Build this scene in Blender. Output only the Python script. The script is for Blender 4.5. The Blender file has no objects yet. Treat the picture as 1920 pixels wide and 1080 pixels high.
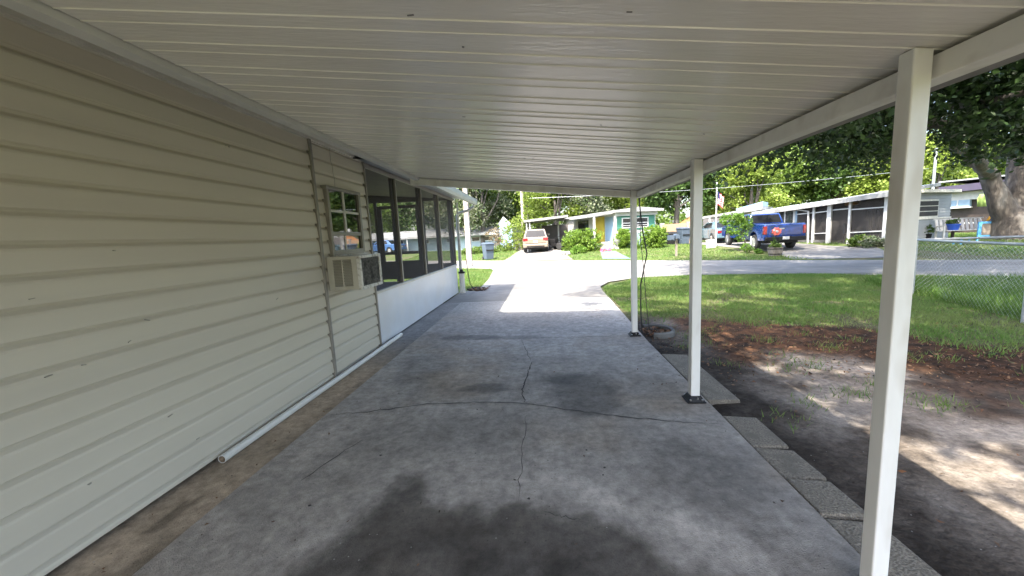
import bpy, bmesh, math, random
import numpy as np
from mathutils import Vector, Matrix, Euler

random.seed(7)
scene = bpy.context.scene
COL = scene.collection
PI = math.pi
R_ = math.radians

# ------------------------------------------------------------------ camera
FPX, PITCH, YAW, ROLL, EYE = 726.105, .132, -.0847, -.0502, 1.5
cy, sy, cp, sp, cr, sr = math.cos(YAW), math.sin(YAW), math.cos(PITCH), math.sin(PITCH), math.cos(ROLL), math.sin(ROLL)
_xr = np.array([cy, -sy, 0]); _yf = np.array([sy, cy, 0]); _z = np.array([0, 0, 1.])
CD = _yf * cp - _z * sp; _u = _yf * sp + _z * cp
CR = _xr * cr + _u * sr; CU = -_xr * sr + _u * cr
EYEP = np.array([0, 0, EYE])


def smooth01(a):
    a = np.clip(a, 0, 1)
    return a * a * (3 - 2 * a)


def H(x, y):
    """ground height: flat on our side, rising gently beyond the far edge of the street"""
    return -0.06 + 0.38 * smooth01((.549 * x + .836 * y - 19.8) / 7.5)


def ray(px, py):
    return CD + CR * (px - 960) / FPX + CU * (540 - py) / FPX


def at(px, py, d):
    """point surveyed at picture position px, py and distance d"""
    return EYEP + ray(px, py) * d


def gnd(px, py):
    v = ray(px, py)
    t = 1.0
    while t < 90:
        P = EYEP + v * t
        if P[2] <= H(P[0], P[1]):
            return P
        t += .01
    return P


def ztop(x, y, py):
    """height of a thing standing at x, y whose top is seen at row py"""
    lo, hi = -2., 40.
    for _ in range(50):
        m = (lo + hi) / 2
        q = np.array([x, y, m]) - EYEP
        if 540 - FPX * (q @ CU) / (q @ CD) > py:
            lo = m
        else:
            hi = m
    return lo


cam_d = bpy.data.cameras.new('camera')
cam = bpy.data.objects.new('camera', cam_d)
COL.objects.link(cam)
cam_d.sensor_width = 36
cam_d.lens = 36 * FPX / 1920
cam_d.clip_start = .05
cam_d.clip_end = 900
M4 = Matrix.Identity(4)
for i in range(3):
    M4[i][0] = CR[i]; M4[i][1] = CU[i]; M4[i][2] = -CD[i]; M4[i][3] = EYEP[i]
cam.matrix_world = M4
scene.camera = cam

# ------------------------------------------------------------------ world and sun
SUN = Vector((-.33, -.58, 1)).normalized()
w = bpy.data.worlds.new('World'); scene.world = w; w.use_nodes = True
nt = w.node_tree
bg = nt.nodes['Background']
sky = nt.nodes.new('ShaderNodeTexSky'); sky.sky_type = 'NISHITA'; sky.sun_disc = False
sky.sun_elevation = math.asin(SUN.z); sky.sun_rotation = math.atan2(SUN.x, SUN.y)
sky.air_density = 1.0; sky.dust_density = 4.0; sky.ozone_density = 1.0
nt.links.new(sky.outputs[0], bg.inputs[0]); bg.inputs[1].default_value = .13
sl = bpy.data.lights.new('sun', 'SUN'); sl.energy = 2.0; sl.angle = R_(.53); sl.color = (1, .93, .82)
so = bpy.data.objects.new('sun', sl); COL.objects.link(so)
so.rotation_euler = (-SUN).to_track_quat('-Z', 'Y').to_euler()
so.location = (0, 0, 30)
vs = scene.view_settings
vs.view_transform = 'Standard'; vs.look = 'None'; vs.exposure = 2.85; vs.gamma = 1
scene.cycles.max_bounces = 10
scene.cycles.diffuse_bounces = 5
scene.cycles.transparent_max_bounces = 24
scene.cycles.sample_clamp_indirect = 6
scene.cycles.use_denoising = True


# ------------------------------------------------------------------ materials
def C4(c):
    return (c[0], c[1], c[2], 1)


def pm(name, c1, c2=None, scale=4, detail=5, rough=.6, metal=0., bump=0., bscale=60, stretch=(1, 1, 1), spec=.5,
       c3=None, s3=1.0, coat=0., contrast=(.35, .65)):
    """procedural paint: two colours mixed by noise, an optional third in broad patches, and fine bump"""
    m = bpy.data.materials.new(name); m.use_nodes = True
    n = m.node_tree; b = n.nodes['Principled BSDF']
    b.inputs['Roughness'].default_value = rough
    b.inputs['Metallic'].default_value = metal
    b.inputs['Specular IOR Level'].default_value = spec
    b.inputs['Coat Weight'].default_value = coat
    tc = n.nodes.new('ShaderNodeTexCoord'); mp = n.nodes.new('ShaderNodeMapping')
    mp.inputs['Scale'].default_value = stretch
    n.links.new(tc.outputs['Object'], mp.inputs[0])
    if c2 is None:
        c2 = tuple(x * .88 for x in c1)
    no = n.nodes.new('ShaderNodeTexNoise'); no.inputs['Scale'].default_value = scale; no.inputs['Detail'].default_value = detail
    n.links.new(mp.outputs[0], no.inputs['Vector'])
    ra = n.nodes.new('ShaderNodeValToRGB')
    ra.color_ramp.elements[0].position = contrast[0]; ra.color_ramp.elements[0].color = C4(c1)
    ra.color_ramp.elements[1].position = contrast[1]; ra.color_ramp.elements[1].color = C4(c2)
    n.links.new(no.outputs['Fac'], ra.inputs[0])
    out = ra.outputs[0]
    if c3:
        n3 = n.nodes.new('ShaderNodeTexNoise'); n3.inputs['Scale'].default_value = s3; n3.inputs['Detail'].default_value = 3
        n.links.new(mp.outputs[0], n3.inputs['Vector'])
        r3 = n.nodes.new('ShaderNodeValToRGB'); r3.color_ramp.elements[0].position = .5; r3.color_ramp.elements[1].position = .68
        n.links.new(n3.outputs['Fac'], r3.inputs[0])
        mx = n.nodes.new('ShaderNodeMix'); mx.data_type = 'RGBA'
        n.links.new(r3.outputs[0], mx.inputs[0]); n.links.new(out, mx.inputs[6]); mx.inputs[7].default_value = C4(c3)
        out = mx.outputs[2]
    n.links.new(out, b.inputs['Base Color'])
    if bump:
        nb = n.nodes.new('ShaderNodeTexNoise'); nb.inputs['Scale'].default_value = bscale; nb.inputs['Detail'].default_value = 4
        n.links.new(mp.outputs[0], nb.inputs['Vector'])
        bp = n.nodes.new('ShaderNodeBump'); bp.inputs['Strength'].default_value = bump; bp.inputs['Distance'].default_value = .02
        n.links.new(nb.outputs['Fac'], bp.inputs['Height']); n.links.new(bp.outputs[0], b.inputs['Normal'])
    return m


def attr_mat(name, rough=.8, bump=.3, bscale=40, nscale=25, amount=.35, spec=.3):
    """colour attribute of the surface itself (stains, dirt, some soil shade) with fine noise over it"""
    m = bpy.data.materials.new(name); m.use_nodes = True
    n = m.node_tree; b = n.nodes['Principled BSDF']; b.inputs['Roughness'].default_value = rough
    b.inputs['Specular IOR Level'].default_value = spec
    a = n.nodes.new('ShaderNodeAttribute'); a.attribute_name = 'Col'
    tc = n.nodes.new('ShaderNodeTexCoord')
    no = n.nodes.new('ShaderNodeTexNoise'); no.inputs['Scale'].default_value = nscale; no.inputs['Detail'].default_value = 14
    no.inputs['Roughness'].default_value = .78
    n.links.new(tc.outputs['Object'], no.inputs['Vector'])
    mr = n.nodes.new('ShaderNodeMapRange'); mr.inputs[1].default_value = .3; mr.inputs[2].default_value = .7
    mr.inputs[3].default_value = 1 - amount; mr.inputs[4].default_value = 1 + amount
    n.links.new(no.outputs['Fac'], mr.inputs[0])
    mx = n.nodes.new('ShaderNodeMix'); mx.data_type = 'RGBA'; mx.blend_type = 'MULTIPLY'; mx.inputs[0].default_value = 1
    n.links.new(a.outputs['Color'], mx.inputs[6]); n.links.new(mr.outputs[0], mx.inputs[7])
    vo = n.nodes.new('ShaderNodeTexVoronoi'); vo.inputs['Scale'].default_value = 48
    n.links.new(tc.outputs['Object'], vo.inputs['Vector'])
    sp = n.nodes.new('ShaderNodeSeparateColor'); n.links.new(vo.outputs['Color'], sp.inputs[0])
    near = n.nodes.new('ShaderNodeMath'); near.operation = 'LESS_THAN'; near.inputs[1].default_value = .17; n.links.new(vo.outputs['Distance'], near.inputs[0])
    rare = n.nodes.new('ShaderNodeMath'); rare.operation = 'GREATER_THAN'; rare.inputs[1].default_value = .93; n.links.new(sp.outputs[0], rare.inputs[0])
    both = n.nodes.new('ShaderNodeMath'); both.operation = 'MULTIPLY'; n.links.new(near.outputs[0], both.inputs[0]); n.links.new(rare.outputs[0], both.inputs[1])
    half = n.nodes.new('ShaderNodeMath'); half.operation = 'MULTIPLY'; half.inputs[1].default_value = .7; n.links.new(both.outputs[0], half.inputs[0])
    gr = n.nodes.new('ShaderNodeValToRGB'); gr.color_ramp.interpolation = 'CONSTANT'; gr.color_ramp.elements[0].color = (.03, .028, .026, 1); gr.color_ramp.elements[1].color = (.42, .41, .39, 1); gr.color_ramp.elements[1].position = .6
    n.links.new(sp.outputs[1], gr.inputs[0])
    mg = n.nodes.new('ShaderNodeMix'); mg.data_type = 'RGBA'; n.links.new(half.outputs[0], mg.inputs[0]); n.links.new(mx.outputs[2], mg.inputs[6]); n.links.new(gr.outputs[0], mg.inputs[7])
    n.links.new(mg.outputs[2], b.inputs['Base Color'])
    bp = n.nodes.new('ShaderNodeBump'); bp.inputs['Strength'].default_value = bump; bp.inputs['Distance'].default_value = .02
    nb = n.nodes.new('ShaderNodeTexNoise'); nb.inputs['Scale'].default_value = bscale; nb.inputs['Detail'].default_value = 6
    n.links.new(tc.outputs['Object'], nb.inputs['Vector'])
    n.links.new(nb.outputs['Fac'], bp.inputs['Height']); n.links.new(bp.outputs[0], b.inputs['Normal'])
    return m


def leaf_mat(name, cols, trans=.35, rough=.45, patch=None):
    m = bpy.data.materials.new(name); m.use_nodes = True
    n = m.node_tree; b = n.nodes['Principled BSDF']; b.inputs['Roughness'].default_value = rough
    b.inputs['Specular IOR Level'].default_value = .35
    g = n.nodes.new('ShaderNodeNewGeometry')
    ra = n.nodes.new('ShaderNodeValToRGB')
    el = ra.color_ramp.elements
    while len(el) < len(cols):
        el.new(.5)
    for i, c in enumerate(cols):
        el[i].position = i / (len(cols) - 1); el[i].color = C4(c)
    n.links.new(g.outputs['Random Per Island'], ra.inputs[0])
    out = ra.outputs[0]
    if patch:
        tc = n.nodes.new('ShaderNodeTexCoord'); no = n.nodes.new('ShaderNodeTexNoise'); no.inputs['Scale'].default_value = .9; no.inputs['Detail'].default_value = 5
        n.links.new(tc.outputs['Object'], no.inputs['Vector'])
        rp = n.nodes.new('ShaderNodeValToRGB'); rp.color_ramp.elements[0].position = .42; rp.color_ramp.elements[1].position = .66; n.links.new(no.outputs['Fac'], rp.inputs[0])
        mp = n.nodes.new('ShaderNodeMix'); mp.data_type = 'RGBA'; n.links.new(rp.outputs[0], mp.inputs[0]); n.links.new(out, mp.inputs[6]); mp.inputs[7].default_value = C4(patch)
        out = mp.outputs[2]
    n.links.new(out, b.inputs['Base Color'])
    t = n.nodes.new('ShaderNodeBsdfTranslucent'); n.links.new(out, t.inputs[0])
    mx = n.nodes.new('ShaderNodeMixShader'); mx.inputs[0].default_value = trans
    n.links.new(b.outputs[0], mx.inputs[1]); n.links.new(t.outputs[0], mx.inputs[2])
    n.links.new(mx.outputs[0], n.nodes['Material Output'].inputs[0])
    return m


def film_mat(name, col, alpha, rough=.8):
    """fine insect screen: part of the light passes straight through the holes"""
    m = bpy.data.materials.new(name); m.use_nodes = True
    n = m.node_tree; b = n.nodes['Principled BSDF']
    b.inputs['Base Color'].default_value = C4(col); b.inputs['Roughness'].default_value = rough
    tc = n.nodes.new('ShaderNodeTexCoord'); no = n.nodes.new('ShaderNodeTexNoise'); no.inputs['Scale'].default_value = 3
    n.links.new(tc.outputs['Object'], no.inputs['Vector'])
    mr = n.nodes.new('ShaderNodeMapRange'); mr.inputs[3].default_value = alpha - .05; mr.inputs[4].default_value = alpha + .05
    n.links.new(no.outputs['Fac'], mr.inputs[0])
    n.links.new(mr.outputs[0], b.inputs['Alpha'])
    return m


M = {}
M['siding'] = pm('cream_siding', (.62, .57, .465), (.57, .522, .428), 1.3, 6, .5, bump=.02, bscale=14, stretch=(1, .25, 3), c3=(.575, .527, .43), s3=.9)
M['trim'] = pm('taupe_trim', (.36, .34, .28), (.31, .29, .24), 6, rough=.5)
M['trimlight'] = pm('light_trim', (.66, .64, .57), (.56, .54, .47), 6, rough=.5)
M['soffit'] = pm('grey_soffit', (.60, .595, .56), (.53, .525, .50), 3, rough=.5)
M['pan'] = pm('painted_roof_pan', (.76, .73, .665), (.71, .68, .615), 2.2, 6, .24, bump=.12, bscale=20, stretch=(.5, 3, 1), c3=(.67, .64, .575), s3=.7, spec=.7)
M['postpaint'] = pm('white_post_paint', (.78, .77, .73), (.72, .71, .66), 8, rough=.4, stretch=(1, 1, .4), c3=(.55, .51, .44), s3=5)
M['beam'] = pm('white_beam_paint', (.78, .76, .71), (.70, .68, .63), 5, rough=.45, c3=(.60, .57, .51), s3=6)
M['gutterdark'] = pm('brown_grey_edge', (.22, .20, .20), (.16, .15, .15), 6, rough=.6)
M['black'] = pm('black_paint', (.010, .010, .011), (.016, .016, .016), 30, rough=.5, spec=.25)
M['bolt'] = pm('zinc_bolt', (.6, .6, .58), (.4, .4, .4), 30, rough=.3, metal=.9)
M['concrete'] = attr_mat('stained_concrete', .75, .45, 140, 13, .48)
M['driveway'] = pm('sunlit_concrete', (.225, .217, .20), (.165, .158, .146), 2.5, 8, .85, bump=.25, bscale=70, c3=(.14, .134, .124), s3=.6)
M['street'] = pm('pale_street', (.27, .255, .235), (.205, .194, .178), 3, 8, .85, bump=.3, bscale=60, c3=(.17, .16, .147), s3=.4)
M['crack'] = pm('crack_dirt', (.045, .042, .04), (.07, .065, .06), 20, rough=.95)
M['soil'] = attr_mat('yard_soil', .95, .8, 28, 18, .55, spec=.1)
M['ground'] = pm('grassy_ground', (.075, .11, .03), (.10, .12, .05), 1.2, 8, .95, bump=.6, bscale=25, c3=(.13, .115, .07), s3=.35, spec=.1)
M['aggregate'] = pm('exposed_aggregate', (.30, .265, .21), (.13, .115, .093), 95, 3, .9, bump=.9, bscale=95, c3=(.17, .15, .12), s3=7)
M['pvc'] = pm('pvc_white', (.70, .69, .64), (.62, .61, .56), 7, rough=.4, stretch=(6, .6, 6))
M['pvcin'] = pm('pvc_inside', (.40, .30, .20), (.30, .22, .15), 9, rough=.8)
M['acbeige'] = pm('ac_beige', (.52, .49, .40), (.46, .43, .35), 9, rough=.45)
M['acwhite'] = pm('ac_chipped_white', (.66, .65, .60), (.62, .6, .55), 12, rough=.45, c3=(.28, .25, .2), s3=16)
M['coil'] = pm('dirty_coil', (.10, .10, .095), (.22, .215, .20), 40, 4, .8, bump=.8, bscale=60, c3=(.05, .05, .048), s3=12)
M['dark'] = pm('dark_inside', (.02, .02, .02), (.03, .028, .027), 3, rough=.8)
M['darkwood'] = pm('dark_brown_frame', (.040, .030, .025), (.055, .042, .036), 8, rough=.55)
M['taupeframe'] = pm('bronze_taupe_frame', (.26, .24, .205), (.22, .20, .17), 9, rough=.4)
M['porchpanel'] = pm('white_kick_panel', (.72, .74, .76), (.66, .68, .70), 2.5, rough=.32, c3=(.69, .69, .68), s3=1.4)
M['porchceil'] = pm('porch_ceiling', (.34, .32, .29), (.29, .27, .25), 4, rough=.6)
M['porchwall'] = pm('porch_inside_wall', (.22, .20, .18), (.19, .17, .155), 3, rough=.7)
M['fasciawhite'] = pm('pale_fascia', (.50, .53, .505), (.44, .47, .45), 3, rough=.4)
M['screen'] = film_mat('insect_screen', (.055, .05, .047), .55)
M['screenlight'] = film_mat('slant_veil_screen', (.10, .10, .10), .50)  # greyer colour stands in for the veil of a slanting view
M['glass'] = pm('window_glass', (.012, .014, .014), (.018, .02, .02), 2, rough=.03, spec=1.0, coat=1.0)
M['shopglass'] = pm('dark_pane', (.02, .022, .024), (.03, .032, .034), 2, rough=.06, spec=.8)
M['metal'] = pm('galvanised', (.42, .44, .45), (.34, .36, .37), 14, rough=.4, metal=.6)
M['white'] = pm('white_paint', (.55, .56, .555), (.47, .48, .475), 5, rough=.5)
M['whitedirty'] = pm('weathered_white', (.33, .335, .33), (.25, .255, .25), 4, rough=.6, c3=(.17, .17, .16), s3=1.6)
M['greyroof'] = pm('grey_metal_roof', (.34, .36, .385), (.27, .285, .30), 2, rough=.5, stretch=(1, 4, 1))
M['green'] = pm('sea_green_siding', (.06, .22, .165), (.055, .195, .145), 3, rough=.5)
M['paleblue'] = pm('pale_blue_wall', (.24, .32, .36), (.20, .28, .32), 2, rough=.6)
M['skyblue'] = pm('light_blue_wall', (.26, .38, .50), (.22, .33, .45), 2, rough=.6)
M['yellow'] = pm('yellow_paint', (.55, .43, .06), (.50, .39, .05), 3, rough=.45)
M['peach'] = pm('peach_block', (.36, .235, .15), (.30, .195, .125), 4, rough=.7)
M['orange'] = pm('faded_orange', (.38, .175, .075), (.33, .15, .065), 4, rough=.7)
M['greysiding'] = pm('grey_siding', (.30, .31, .31), (.26, .27, .27), 2, rough=.55)
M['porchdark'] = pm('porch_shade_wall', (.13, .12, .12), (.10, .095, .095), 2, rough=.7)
M['block'] = pm('grey_block_base', (.11, .11, .105), (.07, .07, .068), 3, rough=.85, c3=(.2, .2, .19), s3=2)
M['bluebin'] = pm('blue_grey_plastic', (.075, .10, .135), (.06, .085, .118), 5, rough=.5)
M['carblue'] = pm('truck_blue', (.005, .032, .18), (.0045, .028, .16), 2, rough=.22, coat=1.0)
M['carteal'] = pm('sedan_blue_grey', (.09, .155, .19), (.08, .135, .165), 2, rough=.25, coat=1.0)
M['carblue2'] = pm('sedan_blue', (.05, .13, .32), (.045, .12, .29), 2, rough=.25, coat=1.0)
M['carchamp'] = pm('suv_champagne', (.21, .17, .125), (.19, .155, .115), 2, rough=.28, coat=1.0)
M['carglass'] = pm('car_glass', (.010, .011, .013), (.016, .018, .020), 2, rough=.06, spec=.35)
M['tyre'] = pm('tyre_rubber', (.018, .018, .018), (.03, .03, .03), 20, rough=.85)
M['rim'] = pm('alloy_rim', (.55, .56, .58), (.48, .49, .5), 20, rough=.3, metal=.8)
M['redlamp'] = pm('red_lamp_lens', (.22, .010, .012), (.18, .008, .010), 9, rough=.15, coat=1.0)
M['bark'] = pm('oak_bark', (.115, .098, .082), (.055, .046, .039), 9, 8, .95, bump=1.0, bscale=22, stretch=(1, 1, .3), c3=(.16, .15, .135), s3=2.5)
M['barkdark'] = pm('grey_bark', (.13, .115, .10), (.08, .07, .06), 6, 8, .95, bump=1.0, bscale=18, stretch=(1, 1, .25))
M['wood'] = pm('weathered_wood', (.28, .24, .20), (.19, .16, .13), 5, 6, .85, stretch=(6, 6, .6), bump=.3)
M['cable'] = pm('black_cable', (.012, .012, .013), (.02, .02, .02), 20, rough=.5)
M['polewhite'] = pm('whitewashed_pole', (.40, .365, .33), (.31, .27, .24), 5, rough=.8, c3=(.22, .18, .155), s3=2.5)
M['greenpath'] = pm('green_painted_path', (.11, .20, .165), (.09, .17, .14), 4, rough=.85)
M['pink'] = pm('pink_petals', (.80, .20, .38), (.70, .12, .30), 30, rough=.6)
M['coral'] = pm('coral_red', (.72, .16, .12), (.62, .11, .09), 12, rough=.6)
M['stone'] = pm('white_stone', (.38, .375, .35), (.28, .275, .255), 8, rough=.8)
M['litterred'] = leaf_mat('fallen_leaf', [(.10, .05, .026), (.20, .095, .045), (.06, .037, .022), (.24, .14, .075), (.045, .03, .02), (.03, .022, .016)], .1, .7)
M['grass'] = leaf_mat('grass_blade', [(.075, .17, .026), (.10, .20, .034), (.14, .235, .05), (.08, .18, .026), (.21, .24, .08)], .35, .5, (.18, .235, .065))
M['grassweed'] = leaf_mat('tall_weed', [(.075, .15, .025), (.10, .185, .03), (.135, .215, .042)], .35, .5)
M['leafoak'] = leaf_mat('oak_leaf', [(.018, .038, .012), (.028, .055, .015), (.04, .078, .02), (.022, .045, .016)], .2)
M['leafdark'] = leaf_mat('dark_leaf', [(.04, .08, .018), (.06, .115, .024), (.085, .15, .034)], .3)
M['leafmid'] = leaf_mat('mid_leaf', [(.08, .14, .022), (.115, .185, .032), (.16, .23, .05)], .35)
M['leafbright'] = leaf_mat('bright_leaf', [(.15, .22, .03), (.20, .275, .045), (.26, .325, .075)], .4)
M['leafmoss'] = leaf_mat('mossy_leaf', [(.07, .11, .03), (.12, .15, .07), (.26, .27, .19), (.06, .12, .03)], .3)
M['leafyellow'] = leaf_mat('young_leaf', [(.12, .24, .03), (.18, .30, .05), (.09, .19, .025)], .45)
M['leafhedge'] = leaf_mat('hedge_leaf', [(.08, .16, .018), (.14, .23, .03), (.20, .30, .04)], .35)
M['leafdry'] = leaf_mat('dry_frond', [(.22, .17, .10), (.15, .12, .07), (.28, .23, .15)], .2)
M['blueplastic'] = pm('bright_blue', (.03, .10, .50), (.025, .09, .44), 5, rough=.4)
M['cyanframe'] = pm('sky_blue_frame', (.12, .42, .75), (.10, .38, .70), 5, rough=.5)
M['limecloth'] = pm('lime_cloth', (.45, .60, .18), (.36, .50, .14), 6, rough=.8, stretch=(4, 4, 1))
M['orangecloth'] = pm('orange_cloth', (.75, .38, .04), (.55, .26, .03), 6, rough=.8)
M['lampamber'] = pm('amber_lamp_shade', (.70, .38, .14), (.62, .33, .12), 6, rough=.5)
M['purpleroof'] = pm('dark_eave', (.06, .05, .09), (.05, .045, .075), 3, rough=.6)


def flag_mat():
    m = bpy.data.materials.new('flag_cloth'); m.use_nodes = True
    n = m.node_tree; b = n.nodes['Principled BSDF']; b.inputs['Roughness'].default_value = .8
    a = n.nodes.new('ShaderNodeAttribute'); a.attribute_name = 'Col'
    n.links.new(a.outputs['Color'], b.inputs['Base Color'])
    return m


M['flag'] = flag_mat()


# ------------------------------------------------------------------ mesh helpers
class MB:
    def __init__(s):
        s.v = []; s.f = []; s.m = []

    def add(s, vs_, fs, m=0):
        o = len(s.v)
        s.v += [tuple(float(c) for c in p) for p in vs_]
        s.f += [tuple(i + o for i in q) for q in fs]
        s.m += [m] * len(fs)
        return s

    def box(s, x0, x1, y0, y1, z0, z1, m=0):
        return s.hexa([(x0, y0, z0), (x1, y0, z0), (x1, y1, z0), (x0, y1, z0), (x0, y0, z1), (x1, y0, z1), (x1, y1, z1), (x0, y1, z1)], m)

    def hexa(s, p, m=0):
        return s.add(p, [(0, 3, 2, 1), (4, 5, 6, 7), (0, 1, 5, 4), (1, 2, 6, 5), (2, 3, 7, 6), (3, 0, 4, 7)], m)

    def bar(s, a, b, w_, h_, m=0, up=(0, 0, 1)):
        """rectangular bar from a to b, w_ across, h_ along up"""
        a = Vector(a); b = Vector(b); d = (b - a).normalized(); u = Vector(up)
        if abs(d.dot(u)) > .98:
            u = Vector((0, 1, 0))
        x = d.cross(u).normalized() * (w_ / 2); u = x.cross(d).normalized() * (h_ / 2)
        return s.hexa([a - x - u, a + x - u, b + x - u, b - x - u, a - x + u, a + x + u, b + x + u, b - x + u], m)

    def extrude(s, poly, vec, m=0):
        n = len(poly); vec = Vector(vec)
        p = [Vector(q) for q in poly]
        return s.add(p + [q + vec for q in p], [tuple(range(n))[::-1], tuple(range(n, 2 * n))] + [(i, (i + 1) % n, n + (i + 1) % n, n + i) for i in range(n)], m)

    def tube(s, path, r, n=8, m=0, cap=True):
        path = [Vector(p) for p in path]
        rs = r if isinstance(r, (list, tuple)) else [r] * len(path)
        vs_ = []; prev = None
        for i, p in enumerate(path):
            d = (path[min(i + 1, len(path) - 1)] - path[max(i - 1, 0)]).normalized()
            if prev is None:
                x = d.orthogonal().normalized()
            else:
                x = (prev - d * prev.dot(d)).normalized()
            prev = x; y = d.cross(x)
            for k in range(n):
                t = 2 * PI * k / n
                vs_.append(p + (x * math.cos(t) + y * math.sin(t)) * rs[i])
        fs = []
        for i in range(len(path) - 1):
            for k in range(n):
                fs.append((i * n + k, i * n + (k + 1) % n, (i + 1) * n + (k + 1) % n, (i + 1) * n + k))
        if cap:
            fs.append(tuple(range(n))[::-1]); fs.append(tuple(range((len(path) - 1) * n, len(path) * n)))
        return s.add(vs_, fs, m)

    def lathe(s, prof, c=(0, 0, 0), n=20, m=0, axis='z'):
        vs_ = []
        for r, z in prof:
            for k in range(n):
                t = 2 * PI * k / n
                if axis == 'z':
                    vs_.append((c[0] + r * math.cos(t), c[1] + r * math.sin(t), c[2] + z))
                elif axis == 'x':
                    vs_.append((c[0] + z, c[1] + r * math.cos(t), c[2] + r * math.sin(t)))
                else:
                    vs_.append((c[0] + r * math.cos(t), c[1] + z, c[2] + r * math.sin(t)))
        fs = []
        for i in range(len(prof) - 1):
            for k in range(n):
                fs.append((i * n + k, i * n + (k + 1) % n, (i + 1) * n + (k + 1) % n, (i + 1) * n + k))
        fs.append(tuple(range(n))); fs.append(tuple(range((len(prof) - 1) * n, len(prof) * n)))
        return s.add(vs_, fs, m)

    def build(s, name, mat, parent=None, smooth=False, bevel=0, local=False):
        me = bpy.data.meshes.new(name)
        off = Vector((0, 0, 0))
        if parent is not None and not local:
            p = parent
            while p is not None:
                off += p.location; p = p.parent
        me.from_pydata([(a - off[0], b - off[1], c - off[2]) for a, b, c in s.v], [], s.f)
        mats = mat if isinstance(mat, (list, tuple)) else [mat]
        for q in mats:
            me.materials.append(q)
        me.polygons.foreach_set('material_index', s.m)
        bm = bmesh.new(); bm.from_mesh(me)
        bmesh.ops.recalc_face_normals(bm, faces=bm.faces)
        bm.to_mesh(me); bm.free()
        if smooth:
            me.shade_smooth()
            if smooth != 'all':
                me.set_sharp_from_angle(angle=R_(40))
        o = bpy.data.objects.new(name, me); COL.objects.link(o)
        if parent is not None:
            o.parent = parent
        if bevel:
            b = o.modifiers.new('bevel', 'BEVEL'); b.width = bevel; b.segments = 2; b.limit_method = 'ANGLE'; b.angle_limit = R_(35)
        return o


def npobj(name, V, F, mat, parent=None, col=None, smooth=False):
    V = np.asarray(V, np.float32); F = np.asarray(F, np.int32)
    me = bpy.data.meshes.new(name)
    n, k = F.shape
    me.vertices.add(len(V)); me.vertices.foreach_set('co', V.ravel())
    me.loops.add(n * k); me.loops.foreach_set('vertex_index', F.ravel())
    me.polygons.add(n); me.polygons.foreach_set('loop_start', np.arange(n, dtype=np.int32) * k)
    me.polygons.foreach_set('loop_total', np.full(n, k, np.int32))
    me.update(calc_edges=True)
    if smooth:
        me.shade_smooth()
    if col is not None:
        a = me.color_attributes.new('Col', 'FLOAT_COLOR', 'POINT')
        c = np.ones((len(V), 4), np.float32); c[:, :3] = col
        a.data.foreach_set('color', c.ravel())
    me.materials.append(mat)
    me.validate()
    o = bpy.data.objects.new(name, me); COL.objects.link(o)
    if parent is not None:
        o.parent = parent
    return o


def tag(o, label=None, cat=None, group=None, kind=None):
    if label: o['label'] = label
    if cat: o['category'] = cat
    if group: o['group'] = group
    if kind: o['kind'] = kind
    return o


def empty(name, loc, label, cat, group=None, rot=(0, 0, 0)):
    o = bpy.data.objects.new(name, None); COL.objects.link(o)
    o.location = tuple(float(c) for c in loc); o.rotation_euler = rot; o.empty_display_size = .2
    return tag(o, label, cat, group)


def copy_tree(o, parent=None):
    c = o.copy(); COL.objects.link(c)
    if parent is not None:
        c.parent = parent
    for ch in [q for q in bpy.data.objects if q.parent == o]:
        copy_tree(ch, c)
    return c


def vnoise(x, y, seed=0):
    def h(i, j):
        k = (i * 374761393 + j * 668265263 + seed * 974634777) & 0xffffffff
        k = ((k ^ (k >> 13)) * 1274126177) & 0xffffffff
        return ((k ^ (k >> 16)) & 0xffff) / 65535.
    i = np.floor(x).astype(np.int64); j = np.floor(y).astype(np.int64)
    u = x - i; v = y - j; u = u * u * (3 - 2 * u); v = v * v * (3 - 2 * v)
    return (h(i, j) * (1 - u) + h(i + 1, j) * u) * (1 - v) + (h(i, j + 1) * (1 - u) + h(i + 1, j + 1) * u) * v


def fbm(x, y, scale, octv=4, seed=0):
    t = 0; a = .5; tot = 0
    for o in range(octv):
        t = t + a * vnoise(x * scale * 2 ** o, y * scale * 2 ** o, seed + o * 17); tot += a; a *= .55
    return t / tot


def grid(x0, x1, y0, y1, nx, ny):
    xs = np.linspace(x0, x1, nx + 1); ys = np.linspace(y0, y1, ny + 1)
    X, Y = np.meshgrid(xs, ys)
    idx = np.arange((nx + 1) * (ny + 1)).reshape(ny + 1, nx + 1)
    F = np.stack([idx[:-1, :-1], idx[:-1, 1:], idx[1:, 1:], idx[1:, :-1]], -1).reshape(-1, 4)
    return X.ravel(), Y.ravel(), F


def lerp3(a, b, t):
    return np.asarray(a)[None, :] * (1 - t[:, None]) + np.asarray(b)[None, :] * t[:, None]


def resample(P, n):
    P = np.asarray(P, float); d = np.r_[0, np.cumsum(np.hypot(*np.diff(P, axis=0).T))]
    t = np.linspace(0, d[-1], n)
    return np.stack([np.interp(t, d, P[:, 0]), np.interp(t, d, P[:, 1])], 1)


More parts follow.
